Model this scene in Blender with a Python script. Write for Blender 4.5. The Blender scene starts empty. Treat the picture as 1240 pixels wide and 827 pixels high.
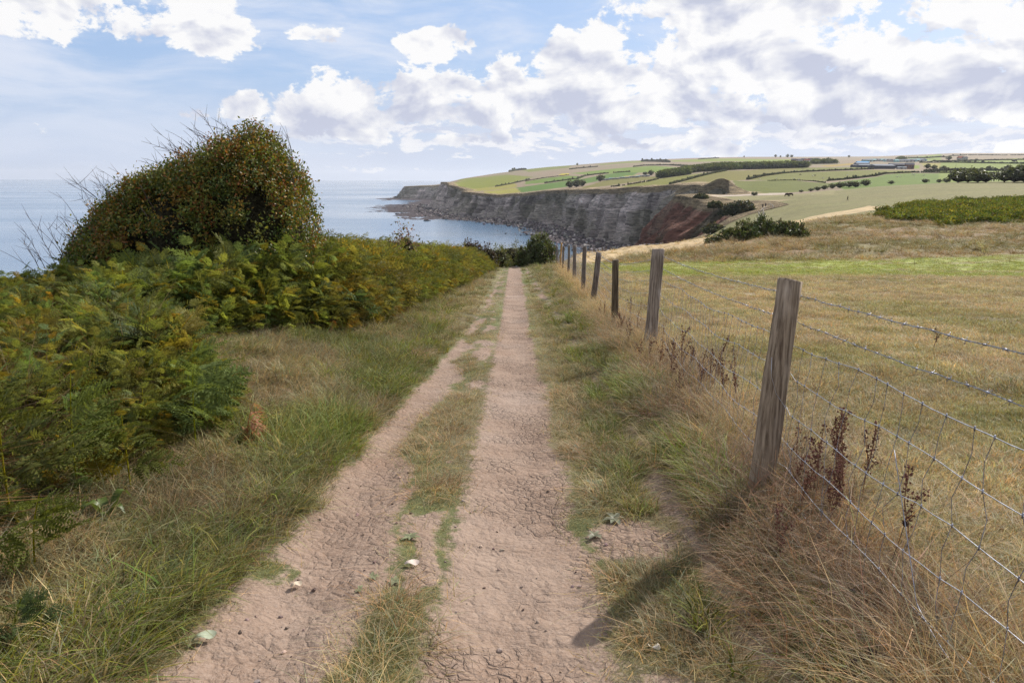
import bpy, math, random
import numpy as np
from mathutils import Matrix, Vector, Euler
random.seed(7)
R = math.radians
S = bpy.context.scene
COL = S.collection

# ------------------------------------------------------------------ camera
FPX, CX, CY = 870.0, 620.0, 413.5
PITCH, ROLL, CAMZ = R(12.76), R(0.24), 1.6
cam_d = bpy.data.cameras.new('camera'); cam = bpy.data.objects.new('camera', cam_d); COL.objects.link(cam)
cam_d.sensor_width = 36.0; cam_d.lens = 36.0 * FPX / 1240.0
cam_d.clip_start = 0.05; cam_d.clip_end = 60000
CM = Matrix.Rotation(math.pi / 2 - PITCH, 4, 'X') @ Matrix.Rotation(ROLL, 4, 'Z')
cam.matrix_world = Matrix.Translation((0, 0, CAMZ)) @ CM
S.camera = cam
CR = np.array(CM.to_3x3())
SEA = -78.4
HAZE = 3.2e-5

# ------------------------------------------------------------------ exposure, sun
S.view_settings.view_transform = 'Standard'; S.view_settings.look = 'None'
S.view_settings.exposure = 0.36; S.view_settings.gamma = 1.0
SUN_EL, SUN_AZ = R(37), R(43)            # azimuth clockwise from the walking direction (+Y)
sl = bpy.data.lights.new('sun', 'SUN'); sl.energy = 5.0; sl.angle = R(0.53); sl.color = (1.0, 0.94, 0.86)
so = bpy.data.objects.new('sun', sl); COL.objects.link(so)
sd_ = Vector((math.sin(SUN_AZ) * math.cos(SUN_EL), math.cos(SUN_AZ) * math.cos(SUN_EL), math.sin(SUN_EL)))
so.rotation_euler = sd_.to_track_quat('Z', 'Y').to_euler()
so.location = (60, 60, 60)

cy = S.cycles
cy.max_bounces = 4; cy.diffuse_bounces = 2; cy.glossy_bounces = 1; cy.transmission_bounces = 2; cy.volume_bounces = 0
cy.caustics_reflective = False; cy.caustics_refractive = False
cy.use_denoising = True; cy.denoising_prefilter = 'NONE'
cy.use_adaptive_sampling = True; cy.adaptive_threshold = .014; cy.adaptive_min_samples = 64

# ------------------------------------------------------------------ node helper
class Sk:
    """wraps a socket so that shader maths can be written as expressions"""
    def __init__(s, g, o): s.g = g; s.o = o
    def _m(s, op, b, c=None, rev=False):
        n = s.g.nt.nodes.new('ShaderNodeMath'); n.operation = op
        a_, b_ = (b, s) if rev else (s, b)
        for i, v in enumerate((a_, b_, c)):
            if v is None: continue
            s.g.put(v, n.inputs[i])
        return Sk(s.g, n.outputs[0])
    def __add__(s, b): return s._m('ADD', b)
    __radd__ = __add__
    def __sub__(s, b): return s._m('SUBTRACT', b)
    def __rsub__(s, b): return s._m('SUBTRACT', b, rev=True)
    def __mul__(s, b): return s._m('MULTIPLY', b)
    __rmul__ = __mul__
    def __truediv__(s, b): return s._m('DIVIDE', b)
    def mx(s, b): return s._m('MAXIMUM', b)
    def mn(s, b): return s._m('MINIMUM', b)
    def pw(s, b): return s._m('POWER', b)
    def ab(s): return s._m('ABSOLUTE', None)
    def ss(s, lo, hi):
        n = s.g.nt.nodes.new('ShaderNodeMapRange'); n.interpolation_type = 'SMOOTHSTEP'
        s.g.put(s, n.inputs[0]); s.g.put(lo, n.inputs[1]); s.g.put(hi, n.inputs[2]); return Sk(s.g, n.outputs[0])
    def lin(s, lo, hi, a=0.0, b=1.0):
        n = s.g.nt.nodes.new('ShaderNodeMapRange'); n.clamp = True
        s.g.put(s, n.inputs[0])
        for i, v in enumerate((lo, hi, a, b)): s.g.put(v, n.inputs[i + 1])
        return Sk(s.g, n.outputs[0])
class G:
    def __init__(s, nt): s.nt = nt; nt.nodes.clear()
    def put(s, v, inp):
        if isinstance(v, Sk): s.nt.links.new(v.o, inp)
        elif v is not None:
            if isinstance(v, tuple) and len(v) == 3 and inp.type == 'RGBA': v = v + (1,)
            inp.default_value = v
    def node(s, t, out=0, props=None, **kw):
        n = s.nt.nodes.new(t)
        for k, v in (props or {}).items(): setattr(n, k, v)
        for k, v in kw.items(): s.put(v, n.inputs[k.replace('_', ' ')])
        s.last = n
        return Sk(s, n.outputs[out])
    def mix(s, f, a, b, mode='MIX'):
        n = s.nt.nodes.new('ShaderNodeMix'); n.data_type = 'RGBA'; n.blend_type = mode
        s.put(f, n.inputs[0]); s.put(a, n.inputs[6]); s.put(b, n.inputs[7]); return Sk(s, n.outputs[2])
    def noise(s, vec, scale, detail=4, rough=.5, dist=0.0, out=0):
        n = s.nt.nodes.new('ShaderNodeTexNoise')
        if vec is not None: s.put(vec, n.inputs['Vector'])
        n.inputs['Scale'].default_value = scale; n.inputs['Detail'].default_value = detail
        n.inputs['Roughness'].default_value = rough; n.inputs['Distortion'].default_value = dist
        return Sk(s, n.outputs[out])
    def voro(s, vec, scale, feat='DISTANCE_TO_EDGE', rnd=1.0, out=0):
        n = s.nt.nodes.new('ShaderNodeTexVoronoi'); n.feature = feat
        s.put(vec, n.inputs['Vector']); n.inputs['Scale'].default_value = scale; n.inputs['Randomness'].default_value = rnd
        return Sk(s, n.outputs[out])
    def mapv(s, vec, scale=(1, 1, 1), loc=(0, 0, 0), rot=(0, 0, 0)):
        n = s.nt.nodes.new('ShaderNodeMapping'); s.put(vec, n.inputs[0])
        n.inputs['Location'].default_value = loc; n.inputs['Rotation'].default_value = rot; n.inputs['Scale'].default_value = scale
        return Sk(s, n.outputs[0])
    def comb(s, x, y, z):
        n = s.nt.nodes.new('ShaderNodeCombineXYZ')
        for i, v in enumerate((x, y, z)): s.put(v, n.inputs[i])
        return Sk(s, n.outputs[0])
    def sep(s, v):
        n = s.nt.nodes.new('ShaderNodeSeparateXYZ'); s.put(v, n.inputs[0]); return [Sk(s, n.outputs[i]) for i in range(3)]
    def attr(s, name, typ='GEOMETRY', out=0):
        n = s.nt.nodes.new('ShaderNodeAttribute'); n.attribute_name = name; n.attribute_type = typ; return Sk(s, n.outputs[out])
    def bump(s, h, strength, dist, normal=None):
        n = s.nt.nodes.new('ShaderNodeBump'); s.put(h, n.inputs['Height']); n.inputs['Strength'].default_value = strength
        n.inputs['Distance'].default_value = dist
        if normal: s.put(normal, n.inputs['Normal'])
        return Sk(s, n.outputs[0])
def new_mat(name):
    m = bpy.data.materials.new(name); m.use_nodes = True; g = G(m.node_tree)
    g.pos = g.node('ShaderNodeNewGeometry'); return m, g
def finish(g, color, rough=.8, normal=None, metal=0.0, spec=.3, trans=None, tcol=None):
    p = g.node('ShaderNodeBsdfPrincipled'); n = g.last
    g.put(color, n.inputs['Base Color']); g.put(rough, n.inputs['Roughness']); g.put(metal, n.inputs['Metallic'])
    g.put(spec, n.inputs['Specular IOR Level'])
    if normal: g.put(normal, n.inputs['Normal'])
    if trans is not None:
        t = g.node('ShaderNodeBsdfTranslucent'); g.put(tcol if tcol is not None else color, g.last.inputs['Color'])
        ms = g.nt.nodes.new('ShaderNodeMixShader'); g.put(trans, ms.inputs[0]); g.put(p, ms.inputs[1]); g.put(t, ms.inputs[2])
        p = Sk(g, ms.outputs[0])
    o = g.nt.nodes.new('ShaderNodeOutputMaterial'); g.put(p, o.inputs[0])

# ------------------------------------------------------------------ photograph pixel <-> direction (used only to lay the place out)
def ray(px, py):
    d = CR @ np.array([px - CX, CY - py, -FPX]); return d / d[1]
def azel(px, py):
    d = ray(px, py); return math.atan2(d[0], d[1]), math.atan2(d[2], math.hypot(d[0], d[1]))
def smooth(t): t = np.clip(t, 0, 1); return t * t * (3 - 2 * t)

# ------------------------------------------------------------------ world: daylight sky with cloud layers
W = bpy.data.worlds.new('World'); S.world = W; W.use_nodes = True
g = G(W.node_tree)
sky = g.node('ShaderNodeTexSky', props=dict(sky_type='NISHITA', sun_disc=False, sun_elevation=SUN_EL, sun_rotation=SUN_AZ,
                                            altitude=80.0, air_density=1.0, dust_density=1.6, ozone_density=1.5))
tc = g.node('ShaderNodeTexCoord')
dx, dy, dz = g.sep(tc)
n = g.nt.nodes.new('ShaderNodeMath'); n.operation = 'ARCTAN2'; g.put(dx, n.inputs[0]); g.put(dy, n.inputs[1]); az = Sk(g, n.outputs[0])
n = g.nt.nodes.new('ShaderNodeMath'); n.operation = 'ARCSINE'; g.put(dz, n.inputs[0]); el = Sk(g, n.outputs[0])
# cloud coordinates: azimuth / elevation, stretched where the layer recedes to the horizon
cvec = g.comb(az, el * 1.5, 0.0)
warp = g.noise(cvec, 7.0, 1, .5, out=1)
def vma(v, m, a):
    n = g.nt.nodes.new('ShaderNodeVectorMath'); n.operation = 'MULTIPLY_ADD'; g.put(v, n.inputs[0]); g.put(m, n.inputs[1]); g.put(a, n.inputs[2]); return Sk(g, n.outputs[0])
cv = vma(warp, (.06, .05, .0), cvec)
n1 = g.noise(cv, 13.0, 8, .62)
nA = g.noise(cv, 11.0, 4, .52)
nB = g.noise(vma(cv, (1, 1, 1), (.010, .022, 0)), 11.0, 4, .52)
# cumulus masses: (px, py of the centre, half width, half height, weight); a flat base is cut under each group
def group(blobs, row, soft):
    F = None
    for (bx, by, hw, hh, wt) in blobs:
        a0, e0 = azel(bx, by); sx, sy = 880. / hw, 880. / hh
        v = vma(azv, (sx, sy, 0), (-a0 * sx, -e0 * sy, 0))
        n = g.nt.nodes.new('ShaderNodeVectorMath'); n.operation = 'DOT_PRODUCT'; g.put(v, n.inputs[0]); g.put(v, n.inputs[1])
        v = Sk(g, n.outputs[1])._m('MULTIPLY_ADD', -wt, wt)
        F = v if F is None else F.mx(v)
    eb = azel(620, row)[1]
    return F.mx(-1.2) - (eb - el).mx(0.0) * soft
azv = g.comb(az, el, 0.0)
F = group([(300, 140, 60, 22, .8), (370, 142, 75, 34, 1), (430, 130, 75, 44, 1), (500, 140, 70, 46, 1), (565, 128, 65, 48, 1), (640, 125, 80, 58, 1.1), (720, 115, 80, 66, 1.2), (752, 80, 40, 60, 1),
           (800, 95, 90, 85, 1.15), (890, 75, 105, 95, 1.15), (1010, 100, 120, 95, 1.2), (960, 10, 120, 60, .9), (1110, 95, 100, 90, 1.1), (1150, 20, 90, 60, .9), (1225, 95, 110, 115, 1.2), (1350, 70, 160, 150, 1.2)], 148, 60.)
F = F.mx(group([(262, 35, 50, 46, 1.0), (170, 50, 60, 34, .55), (30, 24, 110, 44, .7)], 62, 30.))
F = F.mx(group([(383, 43, 34, 11, .85), (530, 55, 40, 22, 1.1), (676, 60, 40, 24, 1.0), (1135, 168, 60, 9, .6), (930, 172, 55, 8, .5), (872, 166, 34, 26, .75), (1070, 172, 70, 7, .5), (690, 172, 50, 8, .55), (560, 168, 70, 9, .5), (1215, 180, 40, 8, .6), (790, 176, 40, 7, .5), (440, 166, 80, 8, .5), (1000, 168, 60, 8, .5)], 230, 0.))
# the same kind of cloud goes on outside the frame
gen = g.noise(g.mapv(tc, (1, 1, 2.2), (3.1, 1.7, .4)), 2.6, 3, .55)
outm = ((az - .25).ab().ss(.72, 1.1)).mx(el.ss(.26, .42))
F = F.mx((gen - .50) * 7.0 * outm - (1.0 - outm))
D = F * .46 + (n1 - .5) * 2.9 + (nA - .5) * .9 - .02
mask = D.ss(-.01, .17)
emb = (nA - nB)
low = (1.0 - el.ss(.070, .15))
bright = (1.02 - D.ss(.12, .9) * .5 - low * .40 - el.ss(.16, .27) * .12 + emb * 4.6 + (n1 - .5) * 1.0)
bright = bright.lin(.15, .95, 0.0, 1.0)
ccol = g.mix(bright, (5.7, 6.05, 7.5), (9.9, 9.85, 9.9))
# thin high veil, streaked, and the pale band of far cloud above the horizon
veil = g.noise(g.mapv(cv, (1.5, 5.0, 1), (0, 0, 0), (0, 0, R(14))), 2.0, 6, .62, .2)
vm_ = (veil + (-.12 - az).mx(0.0) * .12).ss(.43, .70) * .8
base = g.mix(.62 * (1.0 - el.ss(.28, .8)), sky, (4.5, 6.5, 10.3))
hz = 1.0 - el.ss(-.01, .15)
base = g.mix(hz * .7, base, (6.9, 7.6, 9.2))
c = g.mix(vm_ * (1.0 - hz * .6), base, (8.1, 8.5, 9.6))
bandn = g.noise(g.mapv(cvec, (1.3, 9, 1)), 3.0, 4, .6)
bandm = bandn.ss(.36, .56) * (1.0 - ((el - .062).ab() * 17.0).mn(1.0)) * az.ss(-.45, -.15)
c = g.mix(bandm * .85, c, (6.5, 6.9, 8.3))
puf = g.noise(g.mapv(cv, (2.2, 4.4, 1), (5.3, 1.1, 0)), 9.0, 6, .6)
pufm = (puf + bandn * .35 - (el - .052).ab() * 5.0).ss(.60, .68) * az.ss(-.38, -.12)
c = g.mix(pufm * .9, c, g.mix((puf * 2.0 - .4), (7.2, 7.5, 8.7), (9.9, 9.8, 9.9)))
c = g.mix(mask, c, ccol)
c = g.mix(dz.ss(-.02, -.2), c, (3.4, 3.6, 3.8))
bg = g.node('ShaderNodeBackground', Color=c, Strength=.077)
o = g.nt.nodes.new('ShaderNodeOutputWorld'); g.put(bg, o.inputs[0])
W.cycles.sampling_method = 'MANUAL'; W.cycles.sample_map_resolution = 512

# ------------------------------------------------------------------ object helpers
def tag(o, label=None, cat=None, group=None, kind=None):
    if label: o['label'] = label
    if cat: o['category'] = cat
    if group: o['group'] = group
    if kind: o['kind'] = kind
    return o
def thing(name, label, cat, loc=(0, 0, 0), rz=0, group=None):
    o = bpy.data.objects.new(name, None); COL.objects.link(o); o.location = loc; o.rotation_euler = (0, 0, rz)
    o.empty_display_size = .2
    return tag(o, label, cat, group)
def mesh(name, V, Fc, mat=None, sm=False):
    V = np.asarray(V, dtype=np.float32).reshape(-1, 3)
    me = bpy.data.meshes.new(name)
    if isinstance(Fc, np.ndarray):
        k = Fc.shape[1]; nf = len(Fc)
        me.vertices.add(len(V)); me.vertices.foreach_set('co', V.ravel())
        me.loops.add(nf * k); me.loops.foreach_set('vertex_index', Fc.astype(np.int32).ravel())
        me.polygons.add(nf); me.polygons.foreach_set('loop_start', np.arange(0, nf * k, k, dtype=np.int32))
        me.polygons.foreach_set('loop_total', np.full(nf, k, dtype=np.int32))
        me.update(calc_edges=True)
    else:
        me.from_pydata([tuple(map(float, v)) for v in V], [], [tuple(map(int, f)) for f in Fc])
    if mat: me.materials.append(mat)
    me.polygons.foreach_set('use_smooth', np.full(len(me.polygons), sm, dtype=bool))
    return me
def obj(name, me, parent=None, loc=None, link=True):
    o = bpy.data.objects.new(name, me)
    if link: COL.objects.link(o)
    if parent: o.parent = parent
    if loc is not None: o.location = loc
    return o
def cattr(me, name, arr, typ='FLOAT_COLOR'):
    arr = np.asarray(arr, dtype=np.float32)
    if typ == 'FLOAT_COLOR':
        if arr.shape[1] == 3: arr = np.hstack([arr, np.ones((len(arr), 1), np.float32)])
        a = me.attributes.new(name, typ, 'POINT'); a.data.foreach_set('color', arr.ravel())
    elif typ == 'FLOAT_VECTOR':
        a = me.attributes.new(name, typ, 'POINT'); a.data.foreach_set('vector', arr.ravel())
    elif typ == 'INT':
        a = me.attributes.new(name, typ, 'POINT'); a.data.foreach_set('value', arr.astype(np.int32).ravel())
    else:
        a = me.attributes.new(name, typ, 'POINT'); a.data.foreach_set('value', arr.ravel())
class MB:
    """collects quads / tris with a colour per vertex"""
    def __init__(s): s.V = []; s.F = []; s.C = []; s.n = 0
    def add(s, V, Fc, c=None):
        V = np.asarray(V, float).reshape(-1, 3); s.V.append(V)
        for f in Fc: s.F.append([i + s.n for i in f])
        s.n += len(V)
        s.C.append(np.tile(np.array(c if c is not None else (1, 1, 1), float), (len(V), 1)))
        return s
    def tube(s, P, r, k=5, c=None, cap=True):
        P = np.asarray(P, float); m = len(P); r = np.broadcast_to(np.asarray(r, float), (m,))
        T = np.gradient(P, axis=0); T /= np.linalg.norm(T, axis=1)[:, None] + 1e-9
        up = np.array([0, 0, 1.]) if abs(T[:, 2]).mean() < .8 else np.array([1., 0, 0])
        A = np.cross(T, up); A /= np.linalg.norm(A, axis=1)[:, None] + 1e-9; B = np.cross(T, A)
        th = np.arange(k) * 2 * math.pi / k
        V = P[:, None] + r[:, None, None] * (np.cos(th)[None, :, None] * A[:, None] + np.sin(th)[None, :, None] * B[:, None])
        Fc = [[i * k + j, i * k + (j + 1) % k, (i + 1) * k + (j + 1) % k, (i + 1) * k + j] for i in range(m - 1) for j in range(k)]
        if cap: Fc += [list(range(k))[::-1], [(m - 1) * k + j for j in range(k)]]
        return s.add(V, Fc, c)
    def box(s, x0, x1, y0, y1, z0, z1, c=None):
        V = [(x, y, z) for z in (z0, z1) for y in (y0, y1) for x in (x0, x1)]
        return s.add(V, [[0, 2, 3, 1], [4, 5, 7, 6], [0, 1, 5, 4], [2, 6, 7, 3], [0, 4, 6, 2], [1, 3, 7, 5]], c)
    def prism(s, x0, x1, y0, y1, z0, z1, c=None, over=0):
        ym = (y0 + y1) / 2; y0 -= over; y1 += over; x0 -= over; x1 += over
        V = [(x0, y0, z0), (x1, y0, z0), (x0, y1, z0), (x1, y1, z0), (x0, ym, z1), (x1, ym, z1)]
        return s.add(V, [[0, 2, 3, 1], [0, 1, 5, 4], [2, 4, 5, 3], [0, 4, 2], [1, 3, 5]], c)
    def blob(s, c0, r, seed, amp=.25, seg=10, c=None):
        rg = np.random.RandomState(seed); ph = rg.rand(6) * 6
        Vs = []; k = seg; m = max(4, seg // 2)
        for i in range(m + 1):
            a = math.pi * i / m
            for j in range(k):
                b = 2 * math.pi * j / k
                n_ = np.array([math.sin(a) * math.cos(b), math.sin(a) * math.sin(b), math.cos(a)])
                q = 1 + amp * (math.sin(3 * n_[0] + ph[0]) * math.sin(2.5 * n_[1] + ph[1]) + .6 * math.sin(6 * n_[2] + ph[2] + 4 * n_[0]) * math.sin(5 * n_[1] + ph[3]))
                Vs.append(np.array(c0) + n_ * np.array(r) * q)
        Fc = [[i * k + j, (i + 1) * k + j, (i + 1) * k + (j + 1) % k, i * k + (j + 1) % k] for i in range(m) for j in range(k)]
        return s.add(Vs, Fc, c)
    def build(s, name, mat, parent=None, sm=False, link=True, color=False):
        me = mesh(name, np.vstack(s.V), s.F, mat, sm)
        if color: cattr(me, 'Col', np.vstack(s.C))
        return obj(name, me, parent, link=link)

# ------------------------------------------------------------------ numpy noise
def _h(i, j, sd): 
    i = i.astype(np.int64); j = j.astype(np.int64)
    n_ = (i * 374761393 + j * 668265263 + sd * 2147483647) & 0xffffffff
    n_ = ((n_ ^ (n_ >> 13)) * 1274126177) & 0xffffffff
    return ((n_ ^ (n_ >> 16)) & 0xffff) / 65535.
def vn(x, y, sd=0):
    x = np.asarray(x, float); y = np.asarray(y, float)
    i = np.floor(x); j = np.floor(y); fx = x - i; fy = y - j; fx = fx * fx * (3 - 2 * fx); fy = fy * fy * (3 - 2 * fy)
    return ((_h(i, j, sd) * (1 - fx) + _h(i + 1, j, sd) * fx) * (1 - fy) + (_h(i, j + 1, sd) * (1 - fx) + _h(i + 1, j + 1, sd) * fx) * fy)
def fbm(x, y, sd=0, oct=4, rough=.5):
    t = 0; a = 1; s_ = 0
    for k in range(oct): t = t + a * vn(x * 2**k + 17.3 * k, y * 2**k - 9.1 * k, sd + k); s_ += a; a *= rough
    return t / s_

# ------------------------------------------------------------------ landform
UH = math.cos(PITCH) / FPX
def colu(px): return (px - CX) * UH
cols = {
 -1500: [(60, 430), (7000, 300)], 300: [(60, 430), (7000, 300)],
 480: [(60, 380), (200, 420), (1500, 260), (2800, 226), (3000, 226), (7000, 225)],
 530: [(60, 350), (200, 420), (1500, 235), (2000, 219.4), (2250, 220), (2700, 224.5), (2850, 225), (3500, 224), (7000, 224)],
 560: [(60, 330), (100, 400), (200, 420), (1500, 236), (1700, 231), (2000, 224), (2500, 219), (3200, 216), (4500, 217), (7000, 218)],
 600: [(60, 324), (90, 380), (200, 400), (1400, 240), (1480, 237), (1800, 228), (2300, 219), (3000, 212), (3600, 210), (7000, 214)],
 636: [(60, 323), (68, 325), (90, 360), (200, 400), (1300, 236), (1450, 233), (1800, 225), (2500, 214), (3200, 207), (4000, 205), (7000, 208)],
 660: [(60, 321), (70, 324), (90, 345), (200, 380), (1250, 233), (1350, 230), (1700, 224), (2300, 214), (3200, 206), (4200, 202.5), (7000, 205)],
 700: [(60, 318), (75, 309), (90, 310), (120, 325), (200, 360), (1000, 235), (1150, 229.5), (1400, 225), (1800, 218), (2500, 209), (3500, 201.5), (4500, 199.5), (7000, 203)],
 757: [(60, 316), (75, 306), (90, 302.5), (110, 302.5), (150, 306), (250, 330), (400, 300), (900, 230), (960, 227.5), (1200, 222.5), (1600, 215), (2200, 206), (3200, 198), (4500, 195), (7000, 198)],
 800: [(60, 315.5), (80, 304), (90, 300), (110, 298), (150, 303), (250, 315), (330, 262), (400, 240), (440, 237), (500, 237), (700, 232), (850, 226), (1100, 219.5), (1500, 211.5), (2200, 203), (3200, 196), (4500, 193), (7000, 196)],
 850: [(60, 314), (80, 301), (100, 293), (115, 291), (150, 294), (200, 296), (260, 291), (290, 285), (330, 262), (380, 243), (420, 237), (450, 235.5), (520, 235), (600, 235), (680, 226), (750, 222.5), (900, 218), (1200, 211), (1500, 206.5), (2200, 200), (3200, 194.5), (4500, 191), (7000, 194)],
 880: [(60, 313.5), (80, 297), (100, 287), (125, 282), (150, 283), (200, 283), (250, 277), (290, 266), (340, 248), (400, 240), (500, 236.5), (590, 236), (700, 223), (900, 217), (1200, 208.5), (1500, 204), (2200, 198), (3200, 193), (4500, 190.5), (7000, 194)],
 905: [(60, 313), (80, 293), (100, 281), (130, 275), (160, 276), (200, 273), (250, 266), (290, 257), (330, 247), (400, 240), (500, 237), (600, 234.8), (900, 218.5), (1000, 215), (1200, 210), (1500, 204.5), (2200, 198), (3200, 193), (4500, 190), (7000, 194)],
 980: [(60, 312), (80, 291), (100, 277), (130, 266), (150, 262.5), (175, 262), (210, 258.5), (250, 250), (300, 242), (360, 236), (420, 234), (500, 236), (600, 233), (900, 219), (1200, 207), (1500, 202), (2200, 196), (3200, 192), (4500, 190), (7000, 194)],
 1060: [(60, 312), (80, 289), (100, 272), (130, 257), (155, 250), (180, 248), (230, 245), (300, 236), (380, 227.5), (430, 226), (500, 230), (600, 227), (800, 219), (1000, 211), (1200, 204), (1500, 200), (2200, 194.5), (3200, 191.5), (4500, 189.5), (7000, 193)],
 1150: [(60, 311), (75, 290), (90, 280), (110, 268), (140, 255), (180, 245), (240, 236), (300, 228), (380, 222), (430, 221), (500, 226), (650, 222), (800, 217), (1000, 210), (1200, 205), (1500, 199), (2200, 193.5), (3200, 189), (4500, 185.5), (7000, 190)],
 1240: [(60, 310), (75, 289), (90, 278), (110, 266), (140, 252), (180, 243), (240, 234), (300, 226), (380, 220), (430, 219.5), (500, 223), (650, 220), (800, 216), (1000, 210), (1200, 204.5), (1500, 199), (2200, 193), (3200, 188), (4500, 185.5), (7000, 190)],
 2400: [(60, 309), (90, 280), (140, 256), (240, 238), (380, 228), (500, 232), (800, 226), (1200, 216), (2200, 208), (4500, 200), (7000, 203)]}
LD = np.linspace(math.log(50), math.log(7500), 260)
ckeys = sorted(cols); CU = np.array([colu(k) for k in ckeys])
T0 = []
for k in ckeys:
    ds = np.array([p[0] for p in cols[k]], float); zz = np.array([ray(k, p[1])[2] for p in cols[k]])
    T0.append(np.interp(LD, np.log(ds), zz))
T0 = np.array(T0)
UG = np.linspace(-1.9, 1.9, 1200)
TT = np.array([np.interp(UG, CU, T0[:, j]) for j in range(len(LD))]).T
kn = np.exp(-np.linspace(-2, 2, 7)**2); kn /= kn.sum()
TT = np.apply_along_axis(lambda a: np.convolve(np.pad(a, 3, 'edge'), kn, 'valid'), 1, TT)
kn = np.exp(-np.linspace(-2, 2, 13)**2); kn /= kn.sum()
TT = np.apply_along_axis(lambda a: np.convolve(np.pad(a, 6, 'edge'), kn, 'valid'), 0, TT)
def far_z(x, y):
    a = np.clip(np.arctan2(x, y), R(-60), R(60)); r = np.hypot(x, y); d = r * np.cos(a); u = np.tan(a)
    fu = np.clip((u - UG[0]) / (UG[1] - UG[0]), 0, len(UG) - 1.001); fd = np.clip((np.log(np.maximum(d, 1)) - LD[0]) / (LD[1] - LD[0]), 0, len(LD) - 1.001)
    i = fu.astype(int); j = fd.astype(int); a1 = fu - i; b1 = fd - j
    s_ = (TT[i, j] * (1 - a1) + TT[i + 1, j] * a1) * (1 - b1) + (TT[i, j + 1] * (1 - a1) + TT[i + 1, j + 1] * a1) * b1
    z = CAMZ + s_ * d
    kx, ky = 292 * UH * 2.2, 0
    bx, by = colu(874) * 640, 640
    z = z + 9.5 * np.exp(-(((x - bx) / 12)**2 + ((y - by) / 26)**2))
    return z + (fbm(x / 14, y / 14, 5, 3) - .5) * .5 * smooth((r - 60) / 40) * smooth((900 - r) / 500)
def xpath(y): return .02 + .0028 * np.clip(y, 0, 60)
def xleft(y): return np.interp(y, [0, 3, 7, 14, 30, 60], [-1.08, -1.02, -.92, -.76, -.66, -.55])
def xfence(y): return np.interp(y, [-10, 4, 9.2, 12.6, 17.8, 21.6, 27, 33, 40, 60], [1.0, 1.49, 1.81, 1.86, 2.05, 2.19, 2.39, 2.64, 2.95, 3.8])
def near_z(x, y):
    z = -.091 * np.maximum(y, -30)
    z = z + .34 * smooth((-x - 1.3) / 2.6) + .3 * smooth((-x - 4.2) / 3.5)
    z = z - .30 * np.maximum(-x - 6.8, 0)
    z = z + .16 * smooth((x - .75) / .9) - .05 * smooth((x - xfence(y) - .5) / 2)
    z = z - .05 * np.exp(-((x - xpath(y)) / .36)**2) - .045 * np.exp(-((x - xleft(y)) / .24)**2)
    z = z + (fbm(x * 1.3, y * 1.3, 1, 3) - .5) * .09 * smooth((np.abs(x - .05) - .2) / .8) + (fbm(x * 6, y * 6, 2, 3) - .5) * .026
    return z
def land(x, y):
    x = np.asarray(x, float); y = np.asarray(y, float)
    r = np.hypot(x, y); w = smooth((r - 50) / 22)
    return near_z(x, y) * (1 - w) + far_z(x, y) * w
# cliff-top line of the coast, sea on its left
def cp(px, d): return (colu(px) * d, d)
COAST = [(-48, -900), (-48, -200), (-46, 0), (-44, 90), (-30, 150), (0, 200), (28, 232), cp(765, 258), cp(840, 275), cp(893, 282), cp(912, 298), cp(902, 322),
         cp(880, 345), cp(850, 378), cp(822, 430), cp(815, 470), cp(830, 525), cp(858, 560), cp(880, 582), cp(889, 604), cp(884, 628), cp(868, 662), cp(845, 730),
         cp(815, 810), cp(795, 880), cp(765, 940), cp(733, 1040), cp(712, 1120), cp(690, 1180), cp(661, 1280), cp(640, 1390), cp(622, 1440), cp(598, 1475), cp(587, 1500),
         cp(578, 1600), cp(560, 1690), cp(545, 1850), cp(536, 2050), cp(539, 2300), cp(552, 2550), cp(548, 2800), cp(520, 2860), cp(490, 2900),
         cp(487, 3050), cp(505, 3400), cp(540, 5200), cp(555, 9500)]
def chaikin(P, n=2):
    P = np.array(P, float)
    for _ in range(n):
        Q = np.empty((2 * len(P), 2)); Q[0::2] = P; Q[1::2] = P
        A = P[:-1] * .75 + P[1:] * .25; B = P[:-1] * .25 + P[1:] * .75
        P = np.vstack([P[:1], np.stack([A, B], 1).reshape(-1, 2), P[-1:]])
    return P
CL = chaikin(COAST, 2)
_s = np.concatenate([[0], np.cumsum(np.hypot(*np.diff(CL, axis=0).T))]); _q = [0.0]
while _q[-1] < _s[-1] - 40:
    _x = np.interp(_q[-1], _s, CL[:, 0]); _y = np.interp(_q[-1], _s, CL[:, 1]); _q.append(_q[-1] + (22 if 620 < math.hypot(_x, _y) < 3200 else 40))
_q = np.array(_q + [_s[-1]]); _x = np.interp(_q, _s, CL[:, 0]); _y = np.interp(_q, _s, CL[:, 1]); _t = np.stack([np.gradient(_x), np.gradient(_y)], 1); _t /= np.linalg.norm(_t, axis=1)[:, None]
_a = smooth((np.hypot(_x, _y) - 640) / 60) * smooth((3000 - np.hypot(_x, _y)) / 100) * ((fbm(_q / 95, _q * 0, 141, 3) - .5) * 46 + (fbm(_q / 30, _q * 0, 145, 2) - .5) * 18)
CL = np.stack([_x - _t[:, 1] * _a, _y + _t[:, 0] * _a], 1)
POLY = np.vstack([CL, [(14000, 9500), (14000, -900)]])
def inpoly(x, y, P):
    ins = np.zeros(x.shape, bool); j = len(P) - 1
    for i in range(len(P)):
        xi, yi = P[i]; xj, yj = P[j]
        if yi != yj:
            c_ = ((yi > y) != (yj > y)) & (x < (xj - xi) * (y - yi) / (yj - yi) + xi); ins ^= c_
        j = i
    return ins
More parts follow.
